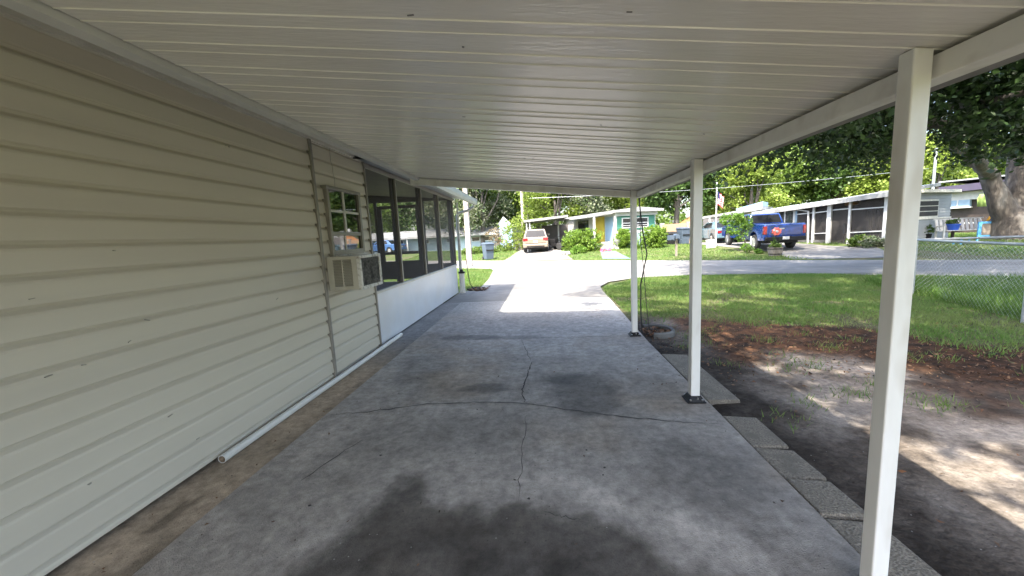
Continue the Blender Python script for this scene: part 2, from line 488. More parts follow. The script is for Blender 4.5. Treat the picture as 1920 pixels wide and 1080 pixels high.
def ribbon(name, L, Rr, mat, dz, n=60, m=12, zf=None, parent=None):
    A = resample(L, n); B = resample(Rr, n)
    V = []
    for k in range(m + 1):
        t = k / m; V.append(A * (1 - t) + B * t)
    V = np.stack(V, 1).reshape(-1, 2)
    z = H(V[:, 0], V[:, 1]) + dz if zf is None else zf(V[:, 0], V[:, 1])
    idx = np.arange(n * (m + 1)).reshape(n, m + 1)
    F = np.stack([idx[:-1, :-1], idx[:-1, 1:], idx[1:, 1:], idx[1:, :-1]], -1).reshape(-1, 4)
    # face up
    a, b, c = V[F[0, 0]], V[F[0, 1]], V[F[0, 2]]
    if (b[0] - a[0]) * (c[1] - a[1]) - (b[1] - a[1]) * (c[0] - a[0]) < 0:
        F = F[:, ::-1]
    o = npobj(name, np.c_[V, z], F, mat, parent, smooth=True)
    o['kind'] = 'structure'
    return o


def inside(x, y, poly):
    r = np.zeros(len(x), bool); n = len(poly)
    for i in range(n):
        x0, y0 = poly[i]; x1, y1 = poly[(i + 1) % n]
        if y0 == y1: continue
        c = ((y0 > y) != (y1 > y)) & (x < (x1 - x0) * (y - y0) / (y1 - y0) + x0)
        r ^= c
    return r


def polydist(x, y, P, closed=False):
    """distance from points to a polyline"""
    d = np.full(len(x), 1e9); P = list(P) + ([P[0]] if closed else [])
    for (ax, ay), (bx, by) in zip(P[:-1], P[1:]):
        L = (bx - ax) ** 2 + (by - ay) ** 2 + 1e-12
        t = np.clip(((x - ax) * (bx - ax) + (y - ay) * (by - ay)) / L, 0, 1)
        d = np.minimum(d, np.hypot(x - ax - t * (bx - ax), y - ay - t * (by - ay)))
    return d


# ================================================================== SETTING
# ground: one sheet to the horizon
xs = np.r_[-400, -150, -80, np.arange(-45, 60.1, .75), 90, 160, 420]
ys = np.r_[-200, -60, -25, np.arange(-12, 70.1, .75), 100, 170, 500]
X, Y = np.meshgrid(xs, ys)
idx = np.arange(X.size).reshape(X.shape)
F = np.stack([idx[:-1, :-1], idx[:-1, 1:], idx[1:, 1:], idx[1:, :-1]], -1).reshape(-1, 4)
X = X.ravel(); Y = Y.ravel()
g = npobj('ground', np.c_[X, Y, H(X, Y)], F, M['ground'], smooth=True); g['kind'] = 'structure'

# street between two straight edges
T2 = np.array([.836, -.549]); N2 = np.array([.549, .836])


def st(s, t):
    return tuple(N2 * s + T2 * t)


ribbon('street', [st(14.55, -75), st(14.55, 60)], [st(19.8, -75), st(19.8, 60)], M['street'], .014, 140, 8)


def dzf(x, y):
    s = .549 * x + .836 * y
    t = smooth01((s - 8.0) / 5.5)
    return (1 - t) * 0.0 + t * (H(x, y) + .022)


ribbon('driveway', [(-2.0, 9.0), (-1.97, 12.2), (-2.05, 14.2), (-2.39, 18.2), (-2.75, 19.6)],
       [(1.46, 9.0), (1.49, 10.05), (1.56, 10.95), (1.97, 12.0), (3.0, 12.85), (4.8, 13.05), (7.4, 12.4), (9.6, 11.5)], M['driveway'], 0, 60, 16, dzf)
# strip of concrete along the porch and beyond
mb = MB(); mb.box(-2.41, -2.004, 8.99, 11.0, -.3, -.006)
o = mb.build('porch_walkway', M['driveway']); o['kind'] = 'structure'
# neighbours' drives
a, b = gnd(944, 489), gnd(1074, 487)
ribbon('neighbour_driveway', [a[:2], gnd(980, 468)[:2], (-1.9, 35.5)], [b[:2], gnd(1052, 470)[:2], (1.6, 35.5)], M['driveway'], .02, 30, 8)
a, b = gnd(1490, 487), gnd(1690, 483)
ribbon('neighbour_driveway', [a[:2], (11.3, 20.3), (10.55, 24.0), (10.8, 32)], [b[:2], (15.2, 19.1), (14.15, 20.6), (13.8, 32)], M['driveway'], .02, 40, 8)
ribbon('green_walkway', [gnd(1130, 486)[:2], gnd(1126, 471)[:2]], [gnd(1186, 486)[:2], gnd(1153, 471)[:2]], M['greenpath'], .022, 14, 5)

# carport slab, its stains and cracks
nx, ny = 112, 330
x, y, F = grid(-2.0, 1.37, -4.2, 9.0, nx, ny)
x = np.where(x > 1.3, x + .10 * np.clip((y - 5.2) / 4, 0, 1), x)
big = fbm(x, y, .55, 5, 3); med = fbm(x, y, 2.2, 4, 9); fine = fbm(x, y, 9, 3, 21)
col = lerp3((.40, .37, .338), (.285, .265, .243), np.clip((big - .3) / .4, 0, 1))
strk = fbm(x * 1.0 + y * .35, y * .3 - x * .2, 9, 4, 61)
col = col * (.82 + .36 * med)[:, None] * (.80 + .40 * fine)[:, None] * (.86 + .28 * strk)[:, None]
brn = np.clip((fbm(x, y, 1.1, 4, 63) - .5) * 4, 0, 1)
col = col * (1 - brn[:, None] * np.array([.06, .14, .24])[None, :])
tan = np.clip((-.6 - x) / 1.3, 0, 1) * np.clip((3.5 - y) / 2.5, 0, 1) * .6
col = col * (1 - .12 * tan[:, None] * np.array([-.3, .3, 1.])[None, :])
stain = [(-1.95, -4.2), (-1.75, .2), (-1.50, 1.1), (-1.28, 1.55), (-1.15, 1.95), (-.98, 2.28), (-.80, 2.34), (-.66, 2.12), (-.40, 2.02), (-.11, 1.99), (.16, 1.97), (.35, 1.84), (.61, 1.6), (.78, 1.3), (.95, .6), (1.1, -4.2)]
wob = (fbm(x, y, 2.2, 6, 5) - .5) * .75
d = polydist(x, y, stain, True); d = np.where(inside(x, y, stain), d, -d) + wob * .55
k = smooth01((d + .03 + (fbm(x, y, 11, 3, 66) - .5) * .16) / .20) * (.80 + .2 * np.clip(fbm(x, y, 5, 3, 65) * 2 - .5, 0, 1))
dark = lerp3((.030, .026, .023), (.105, .092, .079), np.clip((fbm(x, y, 2.6, 4, 33) - .3) / .4, 0, 1))
col = col * (1 - k[:, None]) + dark * k[:, None]
ring = np.exp(-((d + .16) / .10) ** 2) * np.clip((x + 1.0) / .5, 0, 1)
col *= (1 + .34 * ring * np.clip(fbm(x, y, 2.1, 3, 64) * 2 - .3, 0, 1))[:, None]


def blotch(cx, cy_, rx, ry, amt, sd):
    global col
    q = ((x - cx) / rx) ** 2 + ((y - cy_) / ry) ** 2 + (fbm(x, y, 3.5, 3, sd) - .5) * 1.6
    col = col * (1 - amt * smooth01(1.25 - q))[:, None]


for b_ in ((.32, 3.55, .42, .5, .50, 1), (.1, 3.95, .3, .25, .25, 2), (-.61, 3.7, .26, .14, .50, 3), (-1.15, 5.7, .55, .17, .40, 4), (-.45, 5.62, .6, .12, .30, 14), (-1.5, 4.4, .35, .6, .22, 5),
           (-.55, 2.9, .55, .45, .22, 6), (.9, 2.3, .4, .5, .25, 7), (-1.2, 2.7, .5, .35, .18, 8), (-.3, 4.5, .7, .3, .16, 9), (1.15, 1.2, .4, .7, .3, 10)):
    blotch(*b_)
agg = smooth01((y - 5.65) / .25) * smooth01((7.4 - y) / .5)
col *= (1 - .30 * agg * fbm(x, y, 16, 2, 44))[:, None]
far = smooth01((y - 6.6) / 1.5)
col = col * (1 - far[:, None]) + (np.array([.30, .295, .28])[None, :] * (.82 + .36 * med)[:, None]) * far[:, None]
z = (fbm(x, y, .8, 3, 2) - .5) * .006
slab = npobj('carport_slab', np.c_[x, y, z], F, M['concrete'], col=col, smooth=True)
mbs = MB()


def crack(path, wd, seed):
    rnd = random.Random(seed); P = [Vector((p[0], p[1], .0045)) for p in path]; Q = []
    for a_, b_ in zip(P[:-1], P[1:]):
        for i in range(7):
            p = a_.lerp(b_, i / 7); p.x += rnd.uniform(-.012, .012); p.y += rnd.uniform(-.012, .012); Q.append(p)
    Q.append(P[-1]); L = []
    for i, p in enumerate(Q):
        dd = (Q[min(i + 1, len(Q) - 1)] - Q[max(i - 1, 0)]).normalized(); nn = Vector((-dd.y, dd.x, 0)); ww = wd * rnd.uniform(.45, 1.3) * min(1, .3 + 4 * min(i, len(Q) - 1 - i) / len(Q))
        L += [p - nn * ww / 2, p + nn * ww / 2]
    mbs.add(L, [(2 * i, 2 * i + 2, 2 * i + 3, 2 * i + 1) for i in range(len(Q) - 1)])


crack([(-1.97, 3.14), (-1.58, 3.2), (-1.13, 3.34), (-.63, 3.36), (-.21, 3.32), (.14, 3.19), (.52, 3.06), (.92, 2.96), (1.32, 2.9)], .014, 1)
crack([(-.21, 3.32), (-.26, 3.55), (-.24, 3.8), (-.22, 4.18), (-.18, 4.48)], .012, 2)
crack([(-.19, 4.5), (-.29, 5.01), (-.37, 5.5)], .006, 3)
crack([(-2.0, 5.72), (-1.2, 5.66), (-.19, 5.56), (.6, 5.54), (1.38, 5.53)], .009, 4)
crack([(-.2, 2.0), (-.2, 2.5), (-.19, 3.1)], .004, 5)
crack([(-1.45, 2.7), (-1.62, 2.2)], .008, 6)
crack([(-.05, 1.95), (.05, 1.9), (.14, 1.88)], .006, 7)
for i in range(60):   # grit and dark specks lying in the surface
    rr = random.uniform(.003, .011); px_, py_ = random.uniform(-1.9, 1.3), random.uniform(1, 6.5)
    ang = random.uniform(0, 6)
    mbs.add([(px_ + rr * math.cos(ang + t) * random.uniform(.5, 1.4), py_ + rr * math.sin(ang + t) * random.uniform(.5, 1.4), .0042) for t in (0, 1.25, 2.5, 3.75, 5)], [(0, 1, 2, 3, 4)])
# merge cracks and the slab's edge into the slab
me = slab.data
crk = mbs.build('slab_cracks', M['crack'], slab)
edge = MB(); edge.box(-2.0, 1.355, -4.2, 9.0, -.35, -.012)
edge.add([(1.37, -4.2, 0), (1.37, 5.2, 0), (1.47, 9.0, 0), (1.47, 9, -.3), (1.37, 5.2, -.3), (1.37, -4.2, -.3)], [(0, 1, 4, 5), (1, 2, 3, 4)])
edge.build('slab_edge', M['driveway'], slab)
slab['kind'] = 'structure'

# tan concrete strip along the wall
x, y, F = grid(-2.46, -2.004, -4.2, 9.0, 16, 330)
n1 = fbm(x, y, 3.0, 4, 71); n2 = fbm(x * 2.2, y, 2.5, 4, 72)
col = lerp3((.46, .36, .26), (.34, .27, .195), np.clip((n1 - .3) / .4, 0, 1))
k = smooth01((fbm(x, y, 5, 4, 75) - .60) / .06) * smooth01((2.5 - y) / .4) * smooth01((-2.1 - x) / .1)
col = col * (1 - .55 * k[:, None])
k = smooth01((x + 2.12) / .08) * np.clip(n2 * 1.6 - .3, 0, 1)
col = col * (1 - .45 * k[:, None])
k = smooth01((y - 4.0) / 2.0); col = col * (1 - k[:, None]) + (np.array([.21, .205, .20])[None, :] * (.7 + .6 * n1)[:, None]) * k[:, None]
o = npobj('wall_side_strip', np.c_[x, y, -.004 + (n2 - .5) * .008], F, M['concrete'], col=col, smooth=True); o['kind'] = 'structure'

# bare soil of the yard
x, y, F = grid(1.40, 9.2, -4, 9.2, 150, 250)
n1 = fbm(x, y, .9, 4, 11); n2 = fbm(x, y, 3.5, 4, 12); n3 = fbm(x, y, 12, 3, 13)
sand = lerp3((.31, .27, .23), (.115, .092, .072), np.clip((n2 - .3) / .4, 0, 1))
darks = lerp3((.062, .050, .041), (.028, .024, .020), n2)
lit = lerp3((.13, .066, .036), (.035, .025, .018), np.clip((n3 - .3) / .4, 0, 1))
kd = smooth01((2.75 + 1.3 * (n1 - .5) - x) / 1.1) * (.70 + .5 * n3)                           # damp soil along the blocks, widened and darkened to paint in shade
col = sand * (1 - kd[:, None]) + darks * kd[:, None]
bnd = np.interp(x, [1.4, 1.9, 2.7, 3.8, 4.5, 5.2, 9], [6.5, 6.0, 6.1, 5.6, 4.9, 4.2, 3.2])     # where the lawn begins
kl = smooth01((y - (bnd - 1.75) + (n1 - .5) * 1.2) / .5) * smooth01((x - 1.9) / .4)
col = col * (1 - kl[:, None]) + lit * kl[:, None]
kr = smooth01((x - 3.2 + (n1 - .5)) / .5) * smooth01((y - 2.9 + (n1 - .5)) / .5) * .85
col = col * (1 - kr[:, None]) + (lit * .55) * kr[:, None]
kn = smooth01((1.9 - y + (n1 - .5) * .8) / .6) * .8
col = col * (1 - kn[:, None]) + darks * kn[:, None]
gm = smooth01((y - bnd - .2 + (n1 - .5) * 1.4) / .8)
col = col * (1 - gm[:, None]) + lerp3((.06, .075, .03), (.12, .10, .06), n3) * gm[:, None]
z = H(x, y) + .012 + (n2 - .5) * .03 * smooth01((x - 1.5) / .3) + (n3 - .5) * .012
z = np.where(x < 1.45, -.07, z)
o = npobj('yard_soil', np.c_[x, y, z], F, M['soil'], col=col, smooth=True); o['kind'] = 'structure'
del M['crack']


def lawn_mask(x, y):
    s = .549 * x + .836 * y
    n1 = fbm(x, y, .9, 4, 11)
    bnd = np.interp(x, [1.4, 1.9, 2.7, 3.8, 4.5, 5.2, 9], [6.5, 6.0, 6.1, 5.6, 4.9, 4.2, 3.2])
    R = np.interp(y, [6, 9, 10.05, 10.95, 12.0, 12.85, 13.0], [1.5, 1.55, 1.56, 1.64, 2.05, 3.1, 4.9])
    bare = np.clip((fbm(x, y, 1.7, 4, 19) - .26) / .20, .22, 1)
    south = bare * (np.clip((y - bnd + (n1 - .5) * 2.4) / 1.4, 0, 1)) * (x > R) * (s < 14.45)
    edge = np.interp(x, [1.5, 3.0, 4.8, 7.4, 9.6], [10.9, 12.78, 12.95, 12.3, 11.4])
    south = south * ((y < edge) | (x > 9.6))
    return south


def blades(name, x, y, z, hgt, wid, mat, seed, label=None):
    rng = np.random.default_rng(seed); n = len(x)
    a = rng.uniform(0, 2 * PI, n); h = hgt * rng.uniform(.5, 1.35, n); wv = wid * rng.uniform(.6, 1.3, n)
    lx = rng.normal(0, .55, n) * h; ly = rng.normal(0, .55, n) * h
    c, s = np.cos(a) * wv / 2, np.sin(a) * wv / 2
    V = np.empty((n, 3, 3), np.float32)
    V[:, 0] = np.stack([x - c, y - s, z - .01], 1); V[:, 1] = np.stack([x + c, y + s, z - .01], 1)
    V[:, 2] = np.stack([x + lx, y + ly, z + h], 1)
    o = npobj(name, V.reshape(-1, 3), np.arange(3 * n).reshape(-1, 3), mat)
    o['kind'] = 'stuff'
    return o


rng = np.random.default_rng(3)
x = rng.uniform(1.4, 13, 330000); y = 3 + 10.2 * rng.uniform(0, 1, 330000)
k = rng.uniform(0, 1, len(x)) < lawn_mask(x, y); x, y = x[k], y[k]
k = (x < 1.15 * y); x, y = x[k], y[k]
blades('lawn_grass', x, y, H(x, y) + .012, .052, .011, M['grass'], 5)
# rough sparse tufts between the dead leaves
x = rng.uniform(1.7, 7, 60); y = rng.uniform(3.0, 6.5, 60)
x = np.repeat(x, 40) + rng.normal(0, .09, 2400); y = np.repeat(y, 40) + rng.normal(0, .09, 2400)
blades('grass_tufts', x, y, H(x, y) + .012, .06, .008, M['grass'], 6)
# verge by the street, on the left, and the neighbours' lawns
x = rng.uniform(-9, -1.9, 60000); y = rng.uniform(11.6, 20.5, 60000); s = .549 * x + .836 * y
k = (s < 14.5) & (x < np.interp(y, [11, 12.2, 14.2, 18.2, 19.6], [-2.0, -2.03, -2.1, -2.45, -2.8])) & ~((x > -5.4) & (y < 11.9)); x, y = x[k], y[k]
blades('verge_grass', x, y, H(x, y), .06, .022, M['grass'], 7)
x = rng.uniform(-12, 26, 240000); y = rng.uniform(12, 40, 240000); s = .549 * x + .836 * y
k = (s > 19.85) & (s < 36)
k &= ~inside(x, y, [gnd(940, 491)[:2], gnd(976, 470)[:2], (-2.3, 34), (1.7, 34), gnd(1055, 471)[:2], gnd(1080, 489)[:2]])
k &= ~((x > 10.2) & (x < 14.4) & (y > 19) & (y < 33)) & ~((x > -2.3) & (x < 1.6) & (y > 26)) & ~((x > 11.0) & (x < 15.6) & (y < 21))
gp = [gnd(1128, 488)[:2], gnd(1124, 470)[:2], gnd(1155, 470)[:2], gnd(1188, 488)[:2]]
k &= ~inside(x, y, gp)
x, y = x[k], y[k]
blades('far_lawn_grass', x, y, H(x, y), .07, .04, M['grass'], 8)
# long weeds behind the chain link fence
x = rng.uniform(6.9, 13, 40000); y = rng.uniform(4.5, 10.4, 40000)
k = (x > 7.35 - .29 * (8.25 - y)) & (y < 10.6 - .35 * (x - 7)) & (.549 * x + .836 * y < 14.2); x, y = x[k], y[k]
o = blades('tall_weeds', x, y, H(x, y), .20, .018, M['grassweed'], 9)
# dead leaves on the soil
n = 16000
x = rng.uniform(1.45, 8.0, n); y = rng.uniform(.6, 8.2, n)
bnd = np.interp(x, [1.4, 1.9, 2.7, 3.8, 4.5, 5.2, 9], [6.5, 6.0, 6.1, 5.6, 4.9, 4.2, 3.2])
k = (rng.uniform(0, 1, n) < np.clip(1.1 - np.abs(y - bnd + .9) / 1.6, .04, 1)) & (x < 1.25 * y + 1)
k &= ~((x < 1.74) & (y < 4.75))
x, y = x[k], y[k]
ex = np.r_[1.36 - np.abs(rng.normal(0, .22, 70)), rng.uniform(-1.95, 1.3, 45), -2.02 - rng.uniform(0, .3, 45)]; ey = np.r_[rng.uniform(1.4, 8.5, 70), rng.uniform(1.4, 8, 45), rng.uniform(1.0, 7, 45)]
on_slab = np.r_[np.zeros(len(x), bool), np.ones(len(ex), bool)]
x = np.r_[x, ex]; y = np.r_[y, ey]; n = len(x)
a = rng.uniform(0, 2 * PI, n); l = rng.uniform(.007, .026, n) ** 1.0; b_ = l * rng.uniform(.2, .6, n)
tz = rng.normal(0, .006, (n, 4)); z0 = np.where(on_slab, .012, H(x, y) + .036); l = np.where(on_slab, l * .6, l); b_ = np.where(on_slab, b_ * .6, b_); tz = np.where(on_slab[:, None], tz * .6, tz)
V = np.empty((n, 4, 3))
for q, (u, v) in enumerate(((-1, 0), (0, 1), (1, 0), (0, -1))):
    V[:, q, 0] = x + np.cos(a) * l * u - np.sin(a) * b_ * v; V[:, q, 1] = y + np.sin(a) * l * u + np.cos(a) * b_ * v; V[:, q, 2] = z0 + tz[:, q]
o = npobj('dead_leaves', V.reshape(-1, 3), np.arange(4 * n).reshape(-1, 4), M['litterred']); o['kind'] = 'stuff'


# ================================================================== OUR HOUSE
WX = -2.416
house = empty('mobile_home', (WX, 1, 0), 'cream mobile home with lap siding along the carport', 'house')


def siding_mesh(y0, y1, z0, ztop_, phase):
    """double course lap siding: a butt edge and a softer bend in each panel"""
    prof = []
    z_ = ztop_ + phase
    while z_ > z0 + .02:
        for zb_ in (z_, z_ - .15):     # each course: hollow top, rounded belly, butt edge with a dark slot behind it
            prof += [(.0, zb_), (-.001, zb_ - .010), (.0015, zb_ - .018), (.0095, zb_ - .031), (.0125, zb_ - .044), (.0155, zb_ - .125), (.0165, zb_ - .143), (.0155, zb_ - .1475), (.0140, zb_ - .1475), (.0125, zb_ - .128), (.002, zb_ - .128), (.0005, zb_ - .149)]
        z_ -= .30
    prof = [(a_ * 1.65, min(b_, ztop_)) for a_, b_ in prof if b_ >= z0 - .001]
    prof.append((prof[-1][0], z0))
    m_ = MB(); n_ = len(prof)
    vs_ = [(WX + a_, y0, b_) for a_, b_ in prof] + [(WX + a_, y1, b_) for a_, b_ in prof]
    m_.add(vs_, [(i, i + 1, n_ + i + 1, n_ + i) for i in range(n_ - 1)])
    return m_


siding_mesh(-4.2, 4.012, .03, 2.63, .008).build('siding', M['siding'], house)
siding_mesh(4.05, 5.25, .03, 2.63, -.02).build('siding', M['siding'], house)
mb = MB(); mb.box(-6.6, WX - .012, -4.2, 5.28, .02, 2.75); mb.build('house_body', M['dark'], house)
mb = MB(); mb.box(WX - .01, WX + .042, 4.010, 4.052, .025, 2.63); mb.build('corner_trim', M['taupeframe'], house, bevel=.004)
mb = MB(); mb.box(WX - .01, WX + .040, 5.252, 5.29, .025, 2.60); mb.build('corner_trim', M['taupeframe'], house, bevel=.004)
mb = MB(); mb.box(WX - .01, WX + .044, -4.2, 5.28, 2.612, 2.640); mb.box(WX - .01, WX + .018, -4.2, 5.28, 2.596, 2.612); mb.build('eave_trim', M['trimlight'], house)
mb = MB()   # sloping soffit up to the eave, in lengths with gaps between
for i, (a_, b_) in enumerate(((-4.2, 1.02), (1.03, 2.62), (2.63, 4.03), (4.04, 6.25))):
    e_ = .006 * (i % 2); mb.hexa([(WX + .050, a_, 2.646), (-1.80, a_, 2.586 + e_), (-1.80, b_, 2.586 + e_), (WX + .050, b_, 2.646), (WX + .050, a_, 2.66), (-1.80, a_, 2.602 + e_), (-1.80, b_, 2.602 + e_), (WX + .050, b_, 2.66)])
mb.build('soffit', M['soffit'], house)
mb = MB(); mb.extrude([(-6.9, -4.5, 2.7), (-4.4, -4.5, 3.25), (-1.84, -4.5, 2.62), (-1.84, -4.5, 2.56), (WX, -4.5, 2.70)], (0, 9.8, 0)); mb.build('roof', M['greyroof'], house)
# seam in the siding above the window
mb = MB(); mb.tube([(WX + .031, 4.42, 2.60), (WX + .031, 4.42, 2.45), (WX + .031, 4.45, 2.40), (WX + .031, 4.44, 2.33), (WX + .031, 4.46, 2.27), (WX + .031, 4.45, 2.14)], .003, 5); mb.build('siding_seam', M['trim'], house)

mb = MB()
for (px, py) in ((277, 600), (158, 684), (169, 907), (320, 779), (371, 822), (424, 273), (430, 275), (92, 705), (243, 640), (520, 560), (60, 560), (215, 470)):
    v = ray(px, py); P = EYEP + v * ((WX + .027) / v[0]); a_ = random.uniform(-.5, .5); l_ = random.uniform(.004, .016)
    mb = MB(); mb.bar((WX + .026, P[1] - l_, P[2] - l_ * a_), (WX + .022, P[1] + l_, P[2] + l_ * a_), .010, random.uniform(.003, .006)); mb.build('scuff_mark', M['trim'], house)
# window
wy0, wy1, wz0, wz1 = 4.20, 4.99, 1.40, 2.13
win = MB()
fx0, fx1 = WX + .002, WX + .066
win.box(fx0, fx1, wy0, wy0 + .045, .99, wz1); win.box(fx0, fx1, wy1 - .05, wy1, 1.40, wz1); win.box(fx0, fx1 + .006, wy0 - .01, wy1 + .01, wz1, wz1 + .035)
win.box(fx0, fx1, wy0 + .045, wy1 - .05, wz0 + .0, wz0 + .045); win.box(fx0, fx1 - .008, wy0 + .045, wy1 - .05, wz0 + .21, wz0 + .255)
wf = win.build('window', M['taupeframe'], house, bevel=.003)
mn = MB(); mn.box(fx0, fx1 - .014, 4.565, 4.60, wz0 + .255, wz1); mn.box(fx0, fx1 - .016, wy0 + .045, 4.565, wz0 + .478, wz0 + .505); mn.box(fx0, fx1 - .016, 4.60, wy1 - .05, wz0 + .478, wz0 + .505)
mn.box(fx0, fx1 - .018, 4.53, 4.555, wz0 + .045, wz0 + .21)
mn.build('glazing_bar', M['trimlight'], wf)
gl = MB(); gl.box(WX + .035, WX + .040, wy0 + .03, wy1 - .03, wz0 + .02, wz1 - .005); gl.build('pane', M['glass'], wf)
ap = MB(); ap.box(WX + .002, WX + .066, 4.25, 4.95, 1.385, 1.40); ap.build('window_sill', M['taupeframe'], wf)

# air conditioner in the window
ac = empty('window_air_conditioner', (WX, 4.35, .99), 'beige window air conditioner with chipped white rear grille under the small window', 'air conditioner')
ax0, ax1, ay0, ay1, az0, az1 = WX + .03, -2.0, 4.10, 4.64, 1.0, 1.375
mb = MB()
mb.box(ax0, ax1 - .045, ay0, ay1, az0, az0 + .012); mb.box(ax0, ax1 - .045, ay0, ay1, az1 - .012, az1)
mb.box(ax0, ax1 - .045, ay1 - .01, ay1, az0 + .012, az1 - .012)
mb.box(ax0, ax0 + .07, ay0, ay0 + .012, az0 + .012, az1 - .012); mb.box(ax0 + .28, ax1 - .045, ay0, ay0 + .012, az0 + .012, az1 - .012)
mb.box(ax0 + .07, ax0 + .28, ay0, ay0 + .012, az0 + .012, az0 + .045); mb.box(ax0 + .07, ax0 + .28, ay0, ay0 + .012, az1 - .035, az1 - .012)
mb.build('housing', M['acbeige'], ac, bevel=.003)
mb = MB(); mb.box(ax0 + .01, ax1 - .06, ay0 + .03, ay1 - .02, az0 + .02, az1 - .02); mb.build('inside', M['dark'], ac)
mb = MB()
for i in range(17):
    zz = az0 + .052 + i * .0172
    mb.hexa([(ax0 + .07, ay0 - .004, zz), (ax0 + .28, ay0 - .004, zz), (ax0 + .28, ay0 + .02, zz + .010), (ax0 + .07, ay0 + .02, zz + .010), (ax0 + .07, ay0 - .004, zz + .004), (ax0 + .28, ay0 - .004, zz + .004), (ax0 + .28, ay0 + .02, zz + .014), (ax0 + .07, ay0 + .02, zz + .014)])
mb.box(ax0 + .17, ax0 + .182, ay0 - .006, ay0 + .014, az0 + .045, az1 - .035)
mb.build('side_louver', M['acbeige'], ac)
mb = MB(); ex0 = ax1 - .045
mb.box(ex0, ax1, ay0 - .006, ay1 + .006, az0 - .004, az0 + .035); mb.box(ex0, ax1, ay0 - .006, ay1 + .006, az1 - .03, az1 + .004)
mb.box(ex0, ax1, ay0 - .006, ay0 + .035, az0 + .035, az1 - .03); mb.box(ex0, ax1, ay1 - .045, ay1 + .006, az0 + .035, az1 - .03)
mb.build('rear_frame', M['acwhite'], ac, bevel=.008)
mb = MB(); mb.box(ex0 + .005, ax1 - .015, ay0 + .03, ay1 - .04, az0 + .03, az1 - .025)
for i in range(24):
    yy = ay0 + .04 + i * .0195; mb.box(ax1 - .015, ax1 - .011, yy, yy + .004, az0 + .035, az1 - .03)
mb.build('coil_grille', M['coil'], ac)
mb = MB(); mb.box(WX + .018, WX + .10, 4.25, 4.55, 1.376, 1.386); mb.build('filler_strip', M['acwhite'], ac)

# ================================================================== SCREEN PORCH
por = empty('screen_porch', (WX, 8, 0), 'dark screened porch with white kick panel at the end of the cream house', 'porch')
PY0, PY1 = 5.292, 10.62
mb = MB(); mb.box(WX - .04, WX, PY0, PY1, .02, .775); mb.build('kick_panel', M['porchpanel'], por)
mb = MB(); mb.box(WX - .05, WX + .02, PY0, PY1 + .02, .775, .812); mb.build('sill', M['trimlight'], por, bevel=.004)
mb = MB(); mb.box(WX - .05, WX + .015, PY0, PY1 + .02, 2.545, 2.60); mb.build('head_rail', M['taupeframe'], por, bevel=.004)
mull = [5.30, 6.43, 7.79, 9.10, 10.57]
for i, yy in enumerate(mull):
    mb = MB(); mb.box(WX - .05, WX + .008, yy, yy + .05, .812, 2.545); mb.build('mullion', M['taupeframe'], por, bevel=.003)
    if i in (1, 2, 3):
        mb = MB(); mb.box(WX - .10, WX - .052, yy + .002, yy + .048, .80, 2.56); mb.build('inner_stud', M['darkwood'], por)
for i in range(4):
    mb = MB(); mb.add([(WX - .02, mull[i] + .05, .812), (WX - .02, mull[i + 1], .812), (WX - .02, mull[i + 1], 2.545), (WX - .02, mull[i] + .05, 2.545)], [(0, 1, 2, 3)])
    mb.build('screen', M['screenlight' if i > 1 else 'screen'], por)
# inside: floor, ceiling, far wall with a door, side wall
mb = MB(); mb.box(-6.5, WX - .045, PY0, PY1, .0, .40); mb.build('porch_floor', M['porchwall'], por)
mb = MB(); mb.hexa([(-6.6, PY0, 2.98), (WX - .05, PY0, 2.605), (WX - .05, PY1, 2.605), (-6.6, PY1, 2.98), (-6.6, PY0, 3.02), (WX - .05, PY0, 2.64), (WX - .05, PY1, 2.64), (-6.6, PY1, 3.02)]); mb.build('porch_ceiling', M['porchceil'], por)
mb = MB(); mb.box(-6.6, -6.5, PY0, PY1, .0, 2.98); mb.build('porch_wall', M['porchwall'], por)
e0, e1 = PY1 - .05, PY1
mb = MB()
mb.hexa([(-6.5, e0, 2.63), (WX - .06, e0, 2.56), (WX - .06, e1, 2.56), (-6.5, e1, 2.63), (-6.5, e0, 2.97), (WX - .06, e0, 2.60), (WX - .06, e1, 2.60), (-6.5, e1, 2.97)])
mb.box(-6.5, -4.56, e0, e1, .40, .86); mb.box(-3.27, WX - .06, e0, e1, .40, .86)
for a_, b_ in ((-6.5, -6.42), (-5.55, -5.48), (-4.62, -4.55), (-3.30, -3.22), (-2.56, WX - .06)):
    mb.box(a_, b_, e0 - .005, e1 + .005, .40, 2.63)
mb.build('end_frame', M['darkwood'], por)
for (xa, xb) in ((-6.4, -4.6), (-3.25, -2.5)):
    mb = MB(); mb.add([(xa, e0 + .03, .86), (xb, e0 + .03, .86), (xb, e0 + .03, 2.58), (xa, e0 + .03, 2.58)], [(0, 1, 2, 3)]); mb.build('end_screen', M['screen'], por)
mb = MB(); dx0, dx1 = -4.54, -3.31
mb.box(dx0, dx0 + .12, e0, e1 - .01, .47, 2.50); mb.box(dx1 - .14, dx1, e0, e1 - .01, .47, 2.50); mb.box(dx0 + .12, dx1 - .14, e0, e1 - .01, 2.42, 2.50)
mb.box(dx0 + .12, dx1 - .14, e0, e1 - .01, 1.16, 1.24); mb.box(dx0 + .12, dx1 - .14, e0, e1 - .01, .47, .98)
dr = mb.build('door', M['darkwood'], por)
mb = MB(); mb.box(dx1 - .10, dx1 - .04, e0 - .05, e0, 1.3, 1.34); mb.build('handle', M['metal'], dr)
